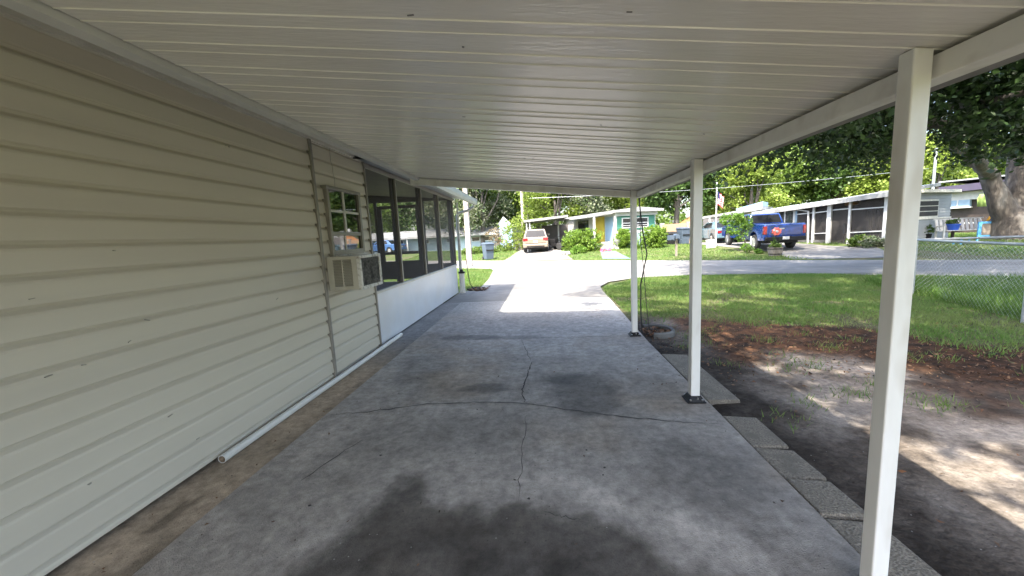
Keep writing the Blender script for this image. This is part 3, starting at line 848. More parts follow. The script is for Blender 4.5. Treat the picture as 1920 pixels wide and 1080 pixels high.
# roof with its deep gutter
mb = MB(); mb.extrude([(-6.8, 5.0, 3.10), (-1.83, 5.0, 2.585), (-1.83, 5.0, 2.53), (WX, 5.0, 2.615), (WX - .05, 5.0, 2.655), (-6.8, 5.0, 3.03)], (0, 5.81, 0)); prf = mb.build('roof', M['greyroof'], por)
mb = MB(); mb.extrude([(-1.899, 6.24, 2.43), (-1.80, 6.24, 2.415), (-1.775, 6.24, 2.47), (-1.775, 6.24, 2.565), (-1.80, 6.24, 2.575), (-1.899, 6.24, 2.575)], (0, 4.62, 0)); mb.build('gutter', M['fasciawhite'], prf)
mb = MB(); mb.tube([(-1.84, 10.70, 2.43), (-1.86, 10.70, 2.36), (-2.02, 10.72, 2.27), (-2.26, 10.74, 2.22), (-2.34, 10.74, 2.15), (-2.35, 10.74, .10)], .034, 8)
mb.build('downspout', M['fasciawhite'], por, smooth=True)
mb = MB(); mb.tube([(-2.30, 10.68, 2.5), (-2.30, 10.68, .62)], .022, 8); mb.build('conduit', M['pvc'], por, smooth=True)
mb = MB(); mb.tube([(-2.29, 10.62, .0), (-2.29, 10.62, .56)], .075, 14)
vp = mb.build('standpipe', M['pvc'], None, smooth=True)
tag(vp, 'short white capped pipe standing at the porch corner below the downspout', 'pipe')
mb = MB(); mb.lathe([(.0, .555), (.095, .555), (.095, .60), (.05, .60), (.04, .66), (.0, .67)], (-2.29, 10.62, 0), 14); mb.build('cap', M['black'], vp, smooth=True)
mb = MB(); mb.tube([(-2.16, 10.72, .95), (-2.13, 10.74, .5), (-2.10, 10.78, .22), (-1.98, 10.85, .02)], .012, 6)
tag(mb.build('garden_hose', M['cable']), 'thin dark hose hanging beside the capped pipe at the porch corner', 'hose')
deb = MB()
for i in range(26):
    q = Vector((-2.0 + random.uniform(-.16, .36), 11.15 + random.uniform(-.25, .3), H(0, 11) + .08 + random.uniform(-.02, .03)))
    a_ = random.uniform(0, PI); l_ = random.uniform(.05, .13); dv = Vector((math.cos(a_) * l_, math.sin(a_) * l_, random.uniform(-.02, .05)))
    deb.bar(q - dv, q + dv, random.uniform(.02, .06), random.uniform(.01, .05))
tag(deb.build('leaf_debris', M['litterred']), 'small heap of dark twigs and leaves on the ground by the porch corner', 'debris')

# ================================================================== CARPORT
car = empty('carport', (-.3, 1, 0), 'white carport with ribbed metal roof on square posts over the slab', 'carport')


def cz(x):
    return 2.04 + .118 * (1.29 - x)


CX0, CX1, CY0, CY1 = -1.715, 1.50, -1.352, 6.08
mb = MB(); prof = []
yy = CY0
while yy < CY1 - .01:
    # flat pan, small ridge, narrow rib, small ridge
    prof += [(yy, 0), (yy + .1425, 0), (yy + .1455, -.0042), (yy + .1482, -.0042), (yy + .151, 0), (yy + .2265, 0), (yy + .2292, -.0036), (yy + .2320, -.0036), (yy + .235, 0)]
    yy += .235
prof.append((yy, 0)); n_ = len(prof)
NXS = 9
vs_ = []
for i in range(NXS):
    xx = CX0 + (CX1 - CX0) * i / (NXS - 1)
    vs_ += [(xx, p, cz(xx) + h_) for p, h_ in prof]
fs = [(i * n_ + j, i * n_ + j + 1, (i + 1) * n_ + j + 1, (i + 1) * n_ + j) for i in range(NXS - 1) for j in range(n_ - 1)]
mb.add(vs_, fs)
a_, b_ = CY0, yy
mb.hexa([(CX0, a_, cz(CX0) + .03), (CX1, a_, cz(CX1) + .03), (CX1, b_, cz(CX1) + .03), (CX0, b_, cz(CX0) + .03), (CX0, a_, cz(CX0) + .08), (CX1, a_, cz(CX1) + .08), (CX1, b_, cz(CX1) + .08), (CX0, b_, cz(CX0) + .08)])
mb.build('roof_pan', M['pan'], car)
mb = MB(); mb.box(-1.79, -1.722, CY0, 6.2, 2.36, 2.59); mb.build('leak_stop_ledger', M['soffit'], car)  # board added to stop sun leaking between roof and eave
# side beam and the dark outer edge
mb = MB(); mb.box(1.303, 1.383, CY0, 5.66, 1.945, 2.022); mb.build('side_beam', M['beam'], car, bevel=.004)
mb = MB(); mb.extrude([(1.386, CY0, 1.975), (1.56, CY0, 1.985), (1.585, CY0, 2.03), (1.585, CY0, 2.10), (1.505, CY0, 2.10), (1.505, CY0, 2.005), (1.386, CY0, 2.018)], (0, 7.48, 0)); mb.build('roof_edge', M['gutterdark'], car)
mb = MB(); fb = (5.575, 5.655)
mb.hexa([(-1.86, fb[0], 2.312), (1.30, fb[0], 1.945), (1.30, fb[1], 1.945), (-1.86, fb[1], 2.312), (-1.86, fb[0], 2.398), (1.30, fb[0], 2.027), (1.30, fb[1], 2.027), (-1.86, fb[1], 2.398)])
mb.build('front_beam', M['beam'], car, bevel=.004)
mb = MB(); mb.bar((-1.9, fb[0] - .012, 2.418), (1.28, fb[0] - .012, 2.038), .02, .012); mb.build('gap_shade_strip', M['gutterdark'], car)  # dark strip standing in for the shade of the gap above the beam
for yy in (1.45, 3.31, 5.53, -1.2):
    pw_ = .060 if yy == 1.45 else .074
    mb = MB(); x0, x1 = 1.228, 1.228 + pw_
    mb.hexa([(x0, yy, .01), (x1, yy, .01), (x1, yy + pw_, .01), (x0, yy + pw_, .01), (x0, yy, cz(x0) - .003), (x1, yy, cz(x1) - .003), (x1, yy + pw_, cz(x1) - .003), (x0, yy + pw_, cz(x0) - .003)])
    po = mb.build('post', M['postpaint'], car, bevel=.005)
    mb = MB(); cx_, cy_ = 1.228 + pw_ / 2, yy + pw_ / 2
    hp = .052 if yy == 1.45 else .078
    mb.box(cx_ - hp, cx_ + hp, cy_ - hp, cy_ + hp, .002, .012)
    q = []
    for hw, zz in ((hp - .008, .012), (hp - .033 if hp > .06 else .036, .055)):
        q += [(cx_ - hw, cy_ - hw, zz), (cx_ + hw, cy_ - hw, zz), (cx_ + hw, cy_ + hw, zz), (cx_ - hw, cy_ + hw, zz)]
    mb.hexa(q)
    bp_ = mb.build('base_plate', M['black'], po, bevel=.003)
    if hp > .06:
        for sx, sy_ in ((-.05, -.062), (.05, -.062), (.05, .062), (-.05, .062)):
            mb = MB(); mb.lathe([(0, 0), (.009, 0), (.009, .010), (0, .012)], (cx_ + sx, cy_ + sy_, .022), 8); mb.build('bolt', M['bolt'], bp_)
        mb = MB(); mb.lathe([(0, 0), (.008, 0), (.007, .006), (0, .006)], (cx_ + .012, cy_ - .060, .038), 8, axis='y'); mb.build('bolt', M['bolt'], bp_)
# small dents and insect marks on the roof underside
mb = MB()
for (px, py) in ((1180, 20), (770, 27), (868, 86), (870, 218), (1127, 233), (1320, 250), (984, 296), (1000, 297), (1125, 335), (190, 70), (233, 85), (985, 325)):
    v = ray(px, py); lo = 0.
    # meet the sloping roof plane
    t = (cz(0) - EYE) / (v[2] + .118 * v[0]); P = EYEP + v * t
    l_ = random.uniform(.003, .012)
    mb = MB(); mb.bar((P[0] - l_, P[1], cz(P[0] - l_) - .004), (P[0] + l_, P[1] + random.uniform(-.01, .01), cz(P[0] + l_) - .004), random.uniform(.003, .006), .003); mb.build('wasp_mark', M['gutterdark'], car)

# pvc pipe on the slab by the wall
mb = MB(); a_, b_ = Vector((-2.338, 2.40, .031)), Vector((-2.322, 5.90, .031))
mb.tube([a_, a_.lerp(b_, .3), a_.lerp(b_, .6) + Vector((.006, 0, 0)), b_], .030, 16, cap=False)
mb.tube([a_ + Vector((0, .002, 0)), b_ - Vector((0, .002, 0))], .0255, 16, cap=False, m=1)
n0 = len(mb.v)
ringv = []
for c_, rr in ((a_, .030), (a_, .0255)):
    for k in range(16):
        t = 2 * PI * k / 16; ringv.append((c_.x + rr * math.cos(t), c_.y, c_.z + rr * math.sin(t)))
mb.add(ringv, [(k, (k + 1) % 16, 16 + (k + 1) % 16, 16 + k) for k in range(16)])
tag(mb.build('drain_pipe', [M['pvc'], M['pvcin']], None, smooth=True), 'long white plastic pipe lying at the foot of the cream siding', 'pipe')

# aggregate blocks along the slab
pv = [((1.385, 3.36), (1.70, 4.70), 'wide aggregate block beside the middle carport post'), ((1.385, 2.62), (1.66, 3.08), 'aggregate block first in the row past the gap by the middle post'),
      ((1.385, 2.27), (1.655, 2.61), 'second aggregate block from the gap by the middle post'), ((1.385, 1.95), (1.65, 2.26), 'third aggregate block, where the row passes the near post'),
      ((1.385, 1.55), (1.66, 1.94), 'fourth aggregate block, right behind the foot of the near post'), ((1.385, 1.1), (1.67, 1.54), 'aggregate block at the bottom edge beside the near post')]
for (x0, y0), (x1, y1), lb in pv:
    mb = MB(); dz = random.uniform(-.006, .006); j = random.uniform(-.012, .012)
    mb.hexa([(x0, y0, -.2), (x1 + j, y0 + .01, -.2), (x1, y1 - .005, -.2), (x0, y1 - .004, -.2), (x0, y0, -.008 + dz), (x1 + j - .02, y0 + .02, -.022 + dz), (x1 - .02, y1 - .015, -.022 + dz), (x0, y1 - .004, -.008 + dz)])
    tag(mb.build('paving_block', M['aggregate'], bevel=.010), lb, 'paving block', 'aggregate blocks along the slab')

# ring in the soil by the far post, cables down the post
mb = MB(); c_ = Vector((1.62, 5.80, -.05)); ro, ri = .27, .225
vs_ = []; ns = 22
for k in range(ns + 1):
    t = -PI * .62 + (PI * 1.28) * k / ns
    for rr, zz in ((ri, -.1), (ri, .055), ((ri + ro) / 2, .072), (ro, .05), (ro, -.1)):
        vs_.append((c_.x + rr * math.cos(t), c_.y + rr * 1.15 * math.sin(t), zz + c_.z + .02))
mb.add(vs_, [(k * 5 + i, k * 5 + i + 1, k * 5 + 5 + i + 1, k * 5 + 5 + i) for k in range(ns) for i in range(4)])
rg = mb.build('planter_ring', M['block'], smooth=True); tag(rg, 'grey curved planter ring filled with dead leaves by the far carport post', 'planter')
n = 170; rr = np.sqrt(rng.uniform(0, 1, n)) * .21; t = rng.uniform(-PI, PI, n)
x = c_.x + rr * np.cos(t); y = c_.y + rr * np.sin(t); k = x > 1.45; x, y = x[k], y[k]; n = len(x)
a = rng.uniform(0, 2 * PI, n); l = rng.uniform(.02, .045, n); V = np.empty((n, 4, 3))
for q, (u, v) in enumerate(((-1, 0), (0, .5), (1, 0), (0, -.5))):
    V[:, q, 0] = x + np.cos(a) * l * u - np.sin(a) * l * v; V[:, q, 1] = y + np.sin(a) * l * u + np.cos(a) * l * v; V[:, q, 2] = -.03 + rng.uniform(0, .05, n)
o = npobj('leaf_fill', V.reshape(-1, 3), np.arange(4 * n).reshape(-1, 4), M['litterred'], rg)
mb = MB(); mb.tube([(1.37, 5.70, 1.96), (1.42, 5.70, 1.5), (1.47, 5.66, 1.16), (1.39, 5.70, .72), (1.40, 5.75, .3), (1.42, 5.76, -.02)], .009, 6)
tag(mb.build('cable', M['cable']), 'thick black cable hanging in a kink beside the far carport post', 'cable', 'cables by the far post')
mb = MB(); mb.tube([(1.39, 5.72, 1.96), (1.40, 5.75, 1.4), (1.46, 5.80, .9), (1.51, 5.86, .4), (1.56, 5.88, -.03)], .005, 6)
tag(mb.build('cable', M['cable']), 'thin grey cable hanging straighter to the right of the thick one', 'cable', 'cables by the far post')

# ================================================================== CHAIN LINK FENCE
fence = empty('chain_link_fence', (7.3, 8.25, 0), 'galvanised chain link fence with top rail along the right edge of the yard', 'fence')
A = Vector((7.30, 8.25, 0)); dirA = Vector((-.28, -.96, 0)); B = A + dirA * 9; Cc = A + Vector((.93, -.36, 0)) * 9
fz = 1.04


def fence_run(P, Q, posts):
    m_ = MB(); m_.tube([P + Vector((0, 0, fz)), Q + Vector((0, 0, fz))], .024, 8); m_.build('top_rail', M['metal'], fence, smooth=True)
    for t in posts:
        c_ = P.lerp(Q, t); m_ = MB(); m_.tube([c_ + Vector((0, 0, -.1)), c_ + Vector((0, 0, fz + .03))], .03 if t == 0 else .024, 8)
        m_.lathe([(.034, 0), (.034, .03), (.015, .05), (0, .055)], (c_.x, c_.y, fz + .03), 8); m_.build('post', M['metal'], fence, smooth=True)
    L = (Q - P).length; d = (Q - P) / L; m_ = MB(); h_ = fz - .03; st_ = .082; r_ = .0009
    n_ = int((L + h_) / st_)
    for k in range(n_):
        for sgn in (1, -1):
            s0 = k * st_ - (h_ if sgn > 0 else 0); s1 = s0 + h_ * 1.0
            za, zb = (.0, h_) if sgn > 0 else (h_, .0)
            ca, cb = max(s0, 0), min(s1, L)
            if cb <= ca: continue
            z1 = za + (zb - za) * (ca - s0) / h_; z2 = za + (zb - za) * (cb - s0) / h_
            a_ = P + d * ca + Vector((0, 0, z1)); b_ = P + d * cb + Vector((0, 0, z2))
            m_.tube([a_, b_], r_, 3, cap=False)
    m_.build('wire_mesh', M['metal'], fence)


fence_run(A, B, (0, .285, .57, .86))
fence_run(A + Vector((.03, -.01, 0)), Cc, (.33, .66, 1.0))

# ================================================================== TREES
def leaves(name, blobs, n, size, mat, seed, parent=None, clump=.32, per=36, up=.5, droop=0., squash=.8):
    rng = np.random.default_rng(seed)
    B_ = np.asarray(blobs, float)
    wgt = B_[:, 3] ** 2; wgt /= wgt.sum()
    nc = max(8, n // per)
    bi = rng.choice(len(B_), nc, p=wgt)
    dv = rng.normal(0, 1, (nc, 3)); dv /= np.linalg.norm(dv, axis=1)[:, None]
    rad = B_[bi, 3] * (.30 + .75 * rng.uniform(0, 1, nc) ** .55)
    cc = B_[bi, :3] + dv * rad[:, None] * np.array([1, 1, squash])
    ci = rng.choice(nc, n)
    csz = clump * rng.uniform(.5, 1.3, nc)
    off = rng.normal(0, 1, (n, 3)) * csz[ci][:, None] * np.array([.55, .55, .42])
    P = cc[ci] + off
    if droop:
        P[:, 2] -= droop * (np.hypot(off[:, 0], off[:, 1]))
    nrm = rng.normal(0, 1, (n, 3)) + np.array([0, 0, up]); nrm /= np.linalg.norm(nrm, axis=1)[:, None]
    tg = np.cross(nrm, rng.normal(0, 1, (n, 3))); tg /= np.linalg.norm(tg, axis=1)[:, None]
    bt = np.cross(nrm, tg)
    l = size * rng.uniform(.6, 1.3, n)[:, None]; wd = l * .55
    V = np.stack([P - tg * l * .5, P + bt * wd * .5, P + tg * l * .5, P - bt * wd * .5], 1)
    off_ = np.zeros(3)
    if parent is not None:
        off_ = np.array(parent.location)
    return npobj(name, (V - off_).reshape(-1, 3), np.arange(4 * n).reshape(-1, 4), mat, parent)


def limb(mb_, a_, b_, r0, r1, seed, n=6, wob=.12):
    rnd = random.Random(seed); a_ = Vector(a_); b_ = Vector(b_); L = (b_ - a_).length; P = []; rs = []
    for i in range(n + 1):
        t = i / n; p = a_.lerp(b_, t)
        if 0 < i < n:
            p += Vector((rnd.uniform(-1, 1), rnd.uniform(-1, 1), rnd.uniform(-.5, .8))) * wob * L / n
        P.append(p); rs.append(r0 + (r1 - r0) * t)
    mb_.tube(P, rs, 9)


# the big oak across the street, right
tb = gnd(1884, 449)
oak = empty('oak_tree', (tb[0], tb[1], H(tb[0], tb[1])), 'huge oak with thick forked trunk beside the grey house, branches over the street', 'tree')
dO = float(np.dot(tb - EYEP, CD))


def op(px, py, d=None):
    return Vector(at(px, py, d or dO))


mb = MB()
fork = op(1888, 385)
mb.tube([op(1912, 458), op(1908, 446), op(1906, 430), op(1904, 410), op(1902, 392)], [.98, .86, .78, .74, .48], 18)
limb(mb, op(1898, 428), op(1850, 322), .50, .27, 2, 5, .05); limb(mb, op(1850, 322), op(1800, 272, dO - 2), .26, .12, 3)
limb(mb, op(1912, 425), op(1916, 290), .55, .42, 4, 4, .03); limb(mb, op(1916, 290), op(1930, 150, dO - 2), .42, .2, 5)
limb(mb, op(1862, 330), op(1700, 190, dO - 6), .25, .06, 6); limb(mb, op(1790, 240, dO - 3), op(1560, 215, dO - 7), .2, .05, 7)
limb(mb, op(1912, 290), op(1990, 180, dO), .4, .1, 8); limb(mb, op(1700, 190, dO - 6), op(1420, 240, dO - 6), .10, .03, 9, 9)
limb(mb, op(1740, 215, dO - 5), op(1640, 290, dO - 6), .08, .02, 10); limb(mb, op(1560, 215, dO - 7), op(1470, 300, dO - 6), .06, .02, 11)
tk = mb.build('trunk', M['bark'], oak, smooth='all'); rm = tk.modifiers.new('fuse', 'REMESH'); rm.mode = 'VOXEL'; rm.voxel_size = .06; rm.use_smooth_shade = True
low = lambda px: np.interp(px, [1280, 1340, 1400, 1470, 1540, 1600, 1690, 1730, 1760, 1810, 1850, 1900, 2000, 2150], [345, 338, 320, 326, 345, 342, 330, 262, 268, 335, 300, 318, 320, 330])
bl = []
rb = random.Random(5)
for px in range(1270, 2200, 38):
    for lay in range(6):
        d_ = rb.uniform(dO - 9, dO - 2.5); r_ = rb.uniform(.8, 1.35)
        py = low(px) - r_ * .95 * FPX / d_ - lay * 50 - rb.uniform(0, 26)
        P = at(px + rb.uniform(-18, 18), py, d_)
        bl.append((P[0], P[1], P[2], r_))
for (px, py, d_, r_) in ((1990, -60, 13, 2.0), (2080, 60, 14, 2.0), (1960, 20, 15, 1.6), (2150, -40, 16, 2.2), (2050, -160, 12, 2.0), (1900, -60, 15, 1.6), (2180, 120, 15, 2.0), (2010, 120, 15.5, 1.5), (1850, 40, 14.5, 1.2), (2260, 40, 14, 2.2)):
    P = at(px, py, d_); bl.append((P[0], P[1], P[2], r_))
bl += [(10.5, 17.2, 7.6, 1.2), (11.9, 17.6, 7.8, 1.1), (9.3, 17.6, 8.2, 1.0)]
leaves('crown', bl, 120000, .16, M['leafoak'], 4, oak, clump=.36, per=30, droop=.25)

# the yard tree beside us, to the right of the picture, shading lawn and roof
yt = empty('yard_tree', (7.9, .6, H(7.9, .6)), 'yard oak just outside the right edge whose dark leaves hang into the top right corner', 'tree')
mb = MB()
mb.tube([(7.9, .6, -.2), (7.9, .6, .5), (7.8, .7, 2), (7.6, .9, 3.6)], [.55, .40, .34, .32], 12)
YB = [(1.2, 1.6, 7.6, 1.9), (3.2, 2.2, 8.0, 2.2), (5.4, 2.6, 8.2, 2.4), (7.6, 2.6, 7.6, 2.2), (2.2, 4.6, 8.4, 1.9), (4.4, 5.2, 8.4, 2.2), (6.6, 5.2, 7.8, 2.2), (8.8, 4.4, 6.6, 1.8), (4.0, -.6, 8.0, 2.0),
      (6.8, -.6, 8.4, 2.2), (9.6, .8, 7.4, 2.2), (9.2, -1.8, 7.6, 2.0), (1.8, -1.6, 7.2, 1.7), (8.4, 6.4, 6.6, 1.5), (-.6, 3.6, 7.6, 1.0), (0.2, 5.6, 8.0, 1.0), (10.4, 5.4, 6.2, 1.8), (11.4, 3.2, 6.6, 1.7), (5.6, 7.4, 8.2, 1.4), (3.0, 6.9, 8.6, 1.2), (-1.7, 4.7, 8.2, .8), (-.8, 6.4, 8.2, .9), (-1.5, 5.6, 7.8, .7), (-.3, 5.0, 8.2, .9), (-1.3, 3.5, 8.0, .7), (-2.3, 3.2, 8.4, .5), (.9, -.4, 7.6, 1.3), (2.4, .4, 7.2, 1.2), (-.2, 1.0, 8., 1.1), (2.0, -3.4, 6.6, 1.1), (3.4, -4.4, 7.0, 1.2), (1.2, -2.2, 6.6, .9), (2.8, -.9, 6.6, .9), (4.6, -1.4, 6.8, 1.0), (2.2, -2.4, 7.0, 1.3), (3.8, -2.2, 7.2, 1.4), (.4, -4.2, 7.8, 1.2), (1.6, -1.6, 7.4, 1.2), (1.2, -3.2, 7.6, 1.6), (3.2, -3.6, 7.8, 1.9), (5.2, -3.2, 8.2, 2.0), (2.6, -1.2, 8.0, 1.7), (4.6, .8, 8.4, 1.8), (0.6, -.9, 8.2, 1.3), (7.2, -4.2, 8, 1.8)]
YB += [tuple(at(*q)) + (.85,) for q in ((1790, 110, 8.5), (1860, 165, 9), (1930, 110, 8), (1990, 215, 8.5), (1850, 50, 8), (1905, 225, 10), (1775, 190, 10), (2060, 140, 8), (1960, 20, 8), (1700, 110, 9.5))]
for i, q in enumerate(YB):
    limb(mb, (7.6, .9, 3.4), (q[0], q[1], q[2] - .2), .17, .04, 30 + i, 6, .25)
mb.build('trunk', M['bark'], yt, smooth='all')
leaves('crown', YB, 92000, .17, M['leafoak'], 14, yt, clump=.40, per=120, droop=.1)

# trees behind the houses
def crown_shape(seed, wide, lumps, zc, hh):
    rnd = random.Random(seed); bl_ = []
    for i in range(lumps):
        t = i / lumps * 2 * PI * 1.6; u = rnd.uniform(-1, 1); rr = math.sqrt(max(0, 1 - u * u)) * wide * rnd.uniform(.35, .85)
        bl_.append((math.cos(t) * rr, math.sin(t) * rr, zc + u * hh * .75, rnd.uniform(.26, .42) * wide))
    return bl_


protos = {}


def tree_proto(kind, seed, wide, height, mat, bark, n, size, label, loc, hang=0.):
    o = empty('broadleaf_tree', (loc[0], loc[1], H(loc[0], loc[1])), label, 'tree', 'trees behind the houses')
    m_ = MB(); zc = height * .62
    m_.tube([(0, 0, -.3), (0, 0, 1), (.1, .05, zc * .6), (.15, .1, zc)], [.34, .26, .2, .1], 9)
    bl_ = crown_shape(seed, wide, 13, zc, height * .40)
    for i, q in enumerate(bl_[::2]):
        limb(m_, (.08, .05, zc * .45), q[:3], .11, .03, seed + i, 4, .2)
    m_.build('trunk', bark, o, smooth='all', local=True)
    c = leaves('crown', bl_, n, size, mat, seed, None, clump=.16 * wide, per=26, droop=hang, squash=.9)
    c.parent = o
    protos[kind] = o
    return o


def tree_copy(kind, px, d, scale, label, rot=0., zs=1.):
    P = at(px, 440, d)
    c = copy_tree(protos[kind]); c.location = (P[0], P[1], float(H(P[0], P[1])))
    c.scale = (scale, scale, scale * zs); c.rotation_euler = (0, 0, rot); c['label'] = label
    return c


def xy(px, d):
    P = at(px, 440, d); return (float(P[0]), float(P[1]))


tree_proto('dark', 21, 4.6, 10.5, M['leafdark'], M['barkdark'], 15000, .34, 'dense dark tree rising directly behind the peach wall right of the green house', xy(1268, 37))
tree_proto('bright', 22, 3.4, 7.2, M['leafbright'], M['barkdark'], 13000, .27, 'rounded pale green tree beyond the flagpole and the blue truck', xy(1405, 36))
tree_proto('mid', 23, 4.4, 10., M['leafmid'], M['barkdark'], 15000, .32, 'mid green tree right of the mossy tree and left of the tall white pole', xy(945, 47))
tree_proto('moss', 24, 4.2, 9.5, M['leafmoss'], M['barkdark'], 15000, .30, 'tree hung with grey moss above the pale blue house beside the whitewashed post', xy(905, 41), .6)
tree_copy('bright', 1042, 38, 1.0, 'yellow green rounded tree above the parked champagne car', .8)
tree_copy('moss', 1105, 40, .85, 'pale grey green tree behind the roof of the green house', 1.4)
tree_copy('dark', 1010, 50, 1.15, 'dark tree behind the yellow green tree above the champagne car', 2.0)
tree_copy('bright', 1165, 43, .85, 'low yellow green tree showing over the green house roof near the front beam', 2.2)
tree_copy('dark', 1200, 48, 1.1, 'tall dark tree behind the green house roof next to the far carport post', 1.0)
tree_copy('mid', 1340, 44, 1.0, 'mid green tree behind the flag', .4)
tree_copy('mid', 1490, 42, 1.1, 'mid green tree behind the roof of the screened grey house', 2.5)
tree_copy('dark', 1570, 40, 1.1, 'dark tree behind the amber lamp end of the grey house', .3)
tree_copy('bright', 1650, 38, 1.15, 'bright green tree behind the grey house left of the near post', 1.9)
tree_copy('bright', 1735, 36, 1.15, 'sunlit bright green tree behind the grey house right of the near post', .1)
tree_copy('mid', 1810, 40, 1.1, 'mid green tree behind the blue and white house by the big trunk', 1.2)
tree_copy('dark', 1420, 52, 1.3, 'tall dark tree behind the rounded pale green one', 2.7)
tree_copy('moss', 868, 46, 1.15, 'moss hung tree at the porch gutter end', .5)
tree_copy('dark', 790, 58, 1.25, 'dark tree seen through the right porch screens', 1.5)
tree_copy('mid', 735, 60, 1.2, 'mid green tree seen through the porch door', .9)
tree_copy('moss', 685, 64, 1.15, 'mossy tree seen through the left porch screen', 2.1)
# far wood closing the view
bl = []
rb = random.Random(9)
for i in range(70):
    px = 560 + i * 24; d_ = rb.uniform(62, 76); P = at(px, 440, d_); hh = rb.uniform(3, 9.5)
    for k in range(2):
        bl.append((P[0] + rb.uniform(-2, 2), P[1] + rb.uniform(-2, 2), hh - k * rb.uniform(2.5, 4.5), rb.uniform(2.2, 3.6)))
o = leaves('far_wood', bl, 42000, .62, M['leafmid'], 77, None, clump=1.1, per=24)
tag(o, 'dark wood closing the view behind all the houses', 'wood', kind='stuff')

# ================================================================== GREEN HOUSE ACROSS THE STREET
def wp(P, z):
    return Vector((P[0], P[1], z))


K = np.array(at(1155, 468, 27.4)); K[2] = .30
gz = .28
gh = empty('green_house', (K[0], K[1], gz), 'sea green and white mobile home with a yellow door panel and low carport', 'house')
ed = np.array([.965, .26, 0]); sd = np.array([-.33, .944, 0])          # along the end wall, and back along the side
Kz = ztop(K[0], K[1], 399)                                             # eave height at the corner
EW = 3.05


def gp_(a_, b_, z):
    q = K + ed * a_ + sd * b_
    return Vector((q[0], q[1], z))


def wallbox(mb_, a0, a1, z0, z1, t0=0., t1=.06, m=0):
    """box on the end wall: a along it, t out from it"""
    mb_.hexa([gp_(a0, -t0, z0), gp_(a1, -t0, z0), gp_(a1, -t1, z0), gp_(a0, -t1, z0), gp_(a0, -t0, z1), gp_(a1, -t0, z1), gp_(a1, -t1, z1), gp_(a0, -t1, z1)], m)


def sidebox(mb_, b0, b1, z0, z1, t0=0., t1=.06, m=0):
    mb_.hexa([gp_(-t0, b0, z0), gp_(-t0, b1, z0), gp_(-t1, b1, z0), gp_(-t1, b0, z0), gp_(-t0, b0, z1), gp_(-t0, b1, z1), gp_(-t1, b1, z1), gp_(-t1, b0, z1)], m)


mb = MB(); mb.hexa([gp_(0, 0, gz - .2), gp_(EW, 0, gz - .2), gp_(EW, 9, gz - .2), gp_(0, 9, gz - .2), gp_(0, 0, Kz), gp_(EW, 0, Kz), gp_(EW, 9, Kz), gp_(0, 9, Kz)]); mb.build('wall', M['white'], gh)
zw0, zw1 = ztop(K[0], K[1], 432), ztop(K[0], K[1], 406)
mb = MB(); wallbox(mb, .10, EW - .08, zw0, zw1, 0, .03)
for i in range(7):
    zz = zw0 + (zw1 - zw0) * i / 7; wallbox(mb, .10, EW - .08, zz, zz + .05, .03, .045)
mb.build('green_siding', M['green'], gh)
mb = MB(); wallbox(mb, .05, EW - .05, gz, zw0 - .22, 0, .03); mb.build('skirting', M['paleblue'], gh)
for (p0, p1) in ((1168, 1186), (1194, 1217)):
    a0, a1 = (p0 - 1155) / 79 * EW, (p1 - 1155) / 79 * EW
    z0, z1 = ztop(K[0], K[1], 427), ztop(K[0], K[1], 411)
    mb = MB(); wallbox(mb, a0 - .06, a1 + .06, z1, z1 + .07, .03, .08); wallbox(mb, a0 - .06, a1 + .06, z0 - .07, z0, .03, .08); wallbox(mb, a0 - .06, a0, z0, z1, .03, .08); wallbox(mb, a1, a1 + .06, z0, z1, .03, .08)
    wallbox(mb, a0, a1, (z0 + z1) / 2 - .04, (z0 + z1) / 2 + .02, .03, .07); wallbox(mb, a0, a1, z0 + .10, z0 + .13, .05, .065)
    wq = mb.build('window', M['white'], gh)
    mb = MB(); wallbox(mb, a0, a1, z0, z1, .03, .05); mb.build('pane', M['shopglass'], wq)
# roof
mb = MB(); mb.hexa([gp_(-.25, -.45, Kz), gp_(EW + .35, -.45, Kz), gp_(EW + .35, 9.3, Kz), gp_(-.25, 9.3, Kz), gp_(-.25, -.45, Kz + .16), gp_(EW + .35, -.45, Kz + .16), gp_(EW + .35, 9.3, Kz + .16), gp_(-.25, 9.3, Kz + .16)])
mb.hexa([gp_(-.2, -.4, Kz + .16), gp_(EW + .3, -.4, Kz + .16), gp_(EW + .3, 9.2, Kz + .16), gp_(-.2, 9.2, Kz + .16), gp_(EW / 2, -.4, Kz + .34), gp_(EW / 2 + .05, -.4, Kz + .34), gp_(EW / 2 + .05, 9.2, Kz + .34), gp_(EW / 2, 9.2, Kz + .34)])
mb.build('roof', M['whitedirty'], gh)
# white fascia over the end, posts at its corners
mb = MB(); wallbox(mb, -.05, EW + .05, zw1 + .02, Kz - .03, .03, .16); mb.build('fascia', M['white'], gh)
# porch roof and side features: side goes back to b about 7
mb = MB(); mb.hexa([gp_(-1.7, -.1, Kz - .22), gp_(.0, -.1, Kz - .02), gp_(.0, 6.9, Kz - .02), gp_(-1.7, 6.9, Kz - .22), gp_(-1.7, -.1, Kz - .10), gp_(.0, -.1, Kz + .1), gp_(.0, 6.9, Kz + .1), gp_(-1.7, 6.9, Kz - .10)]); mb.build('porch_roof', M['whitedirty'], gh)
def onside(px):
    v = ray(px, 430); n_ = np.array([sd[1], -sd[0], 0]); t = (K @ n_) / (v @ n_); return float((v * t - K) @ sd)


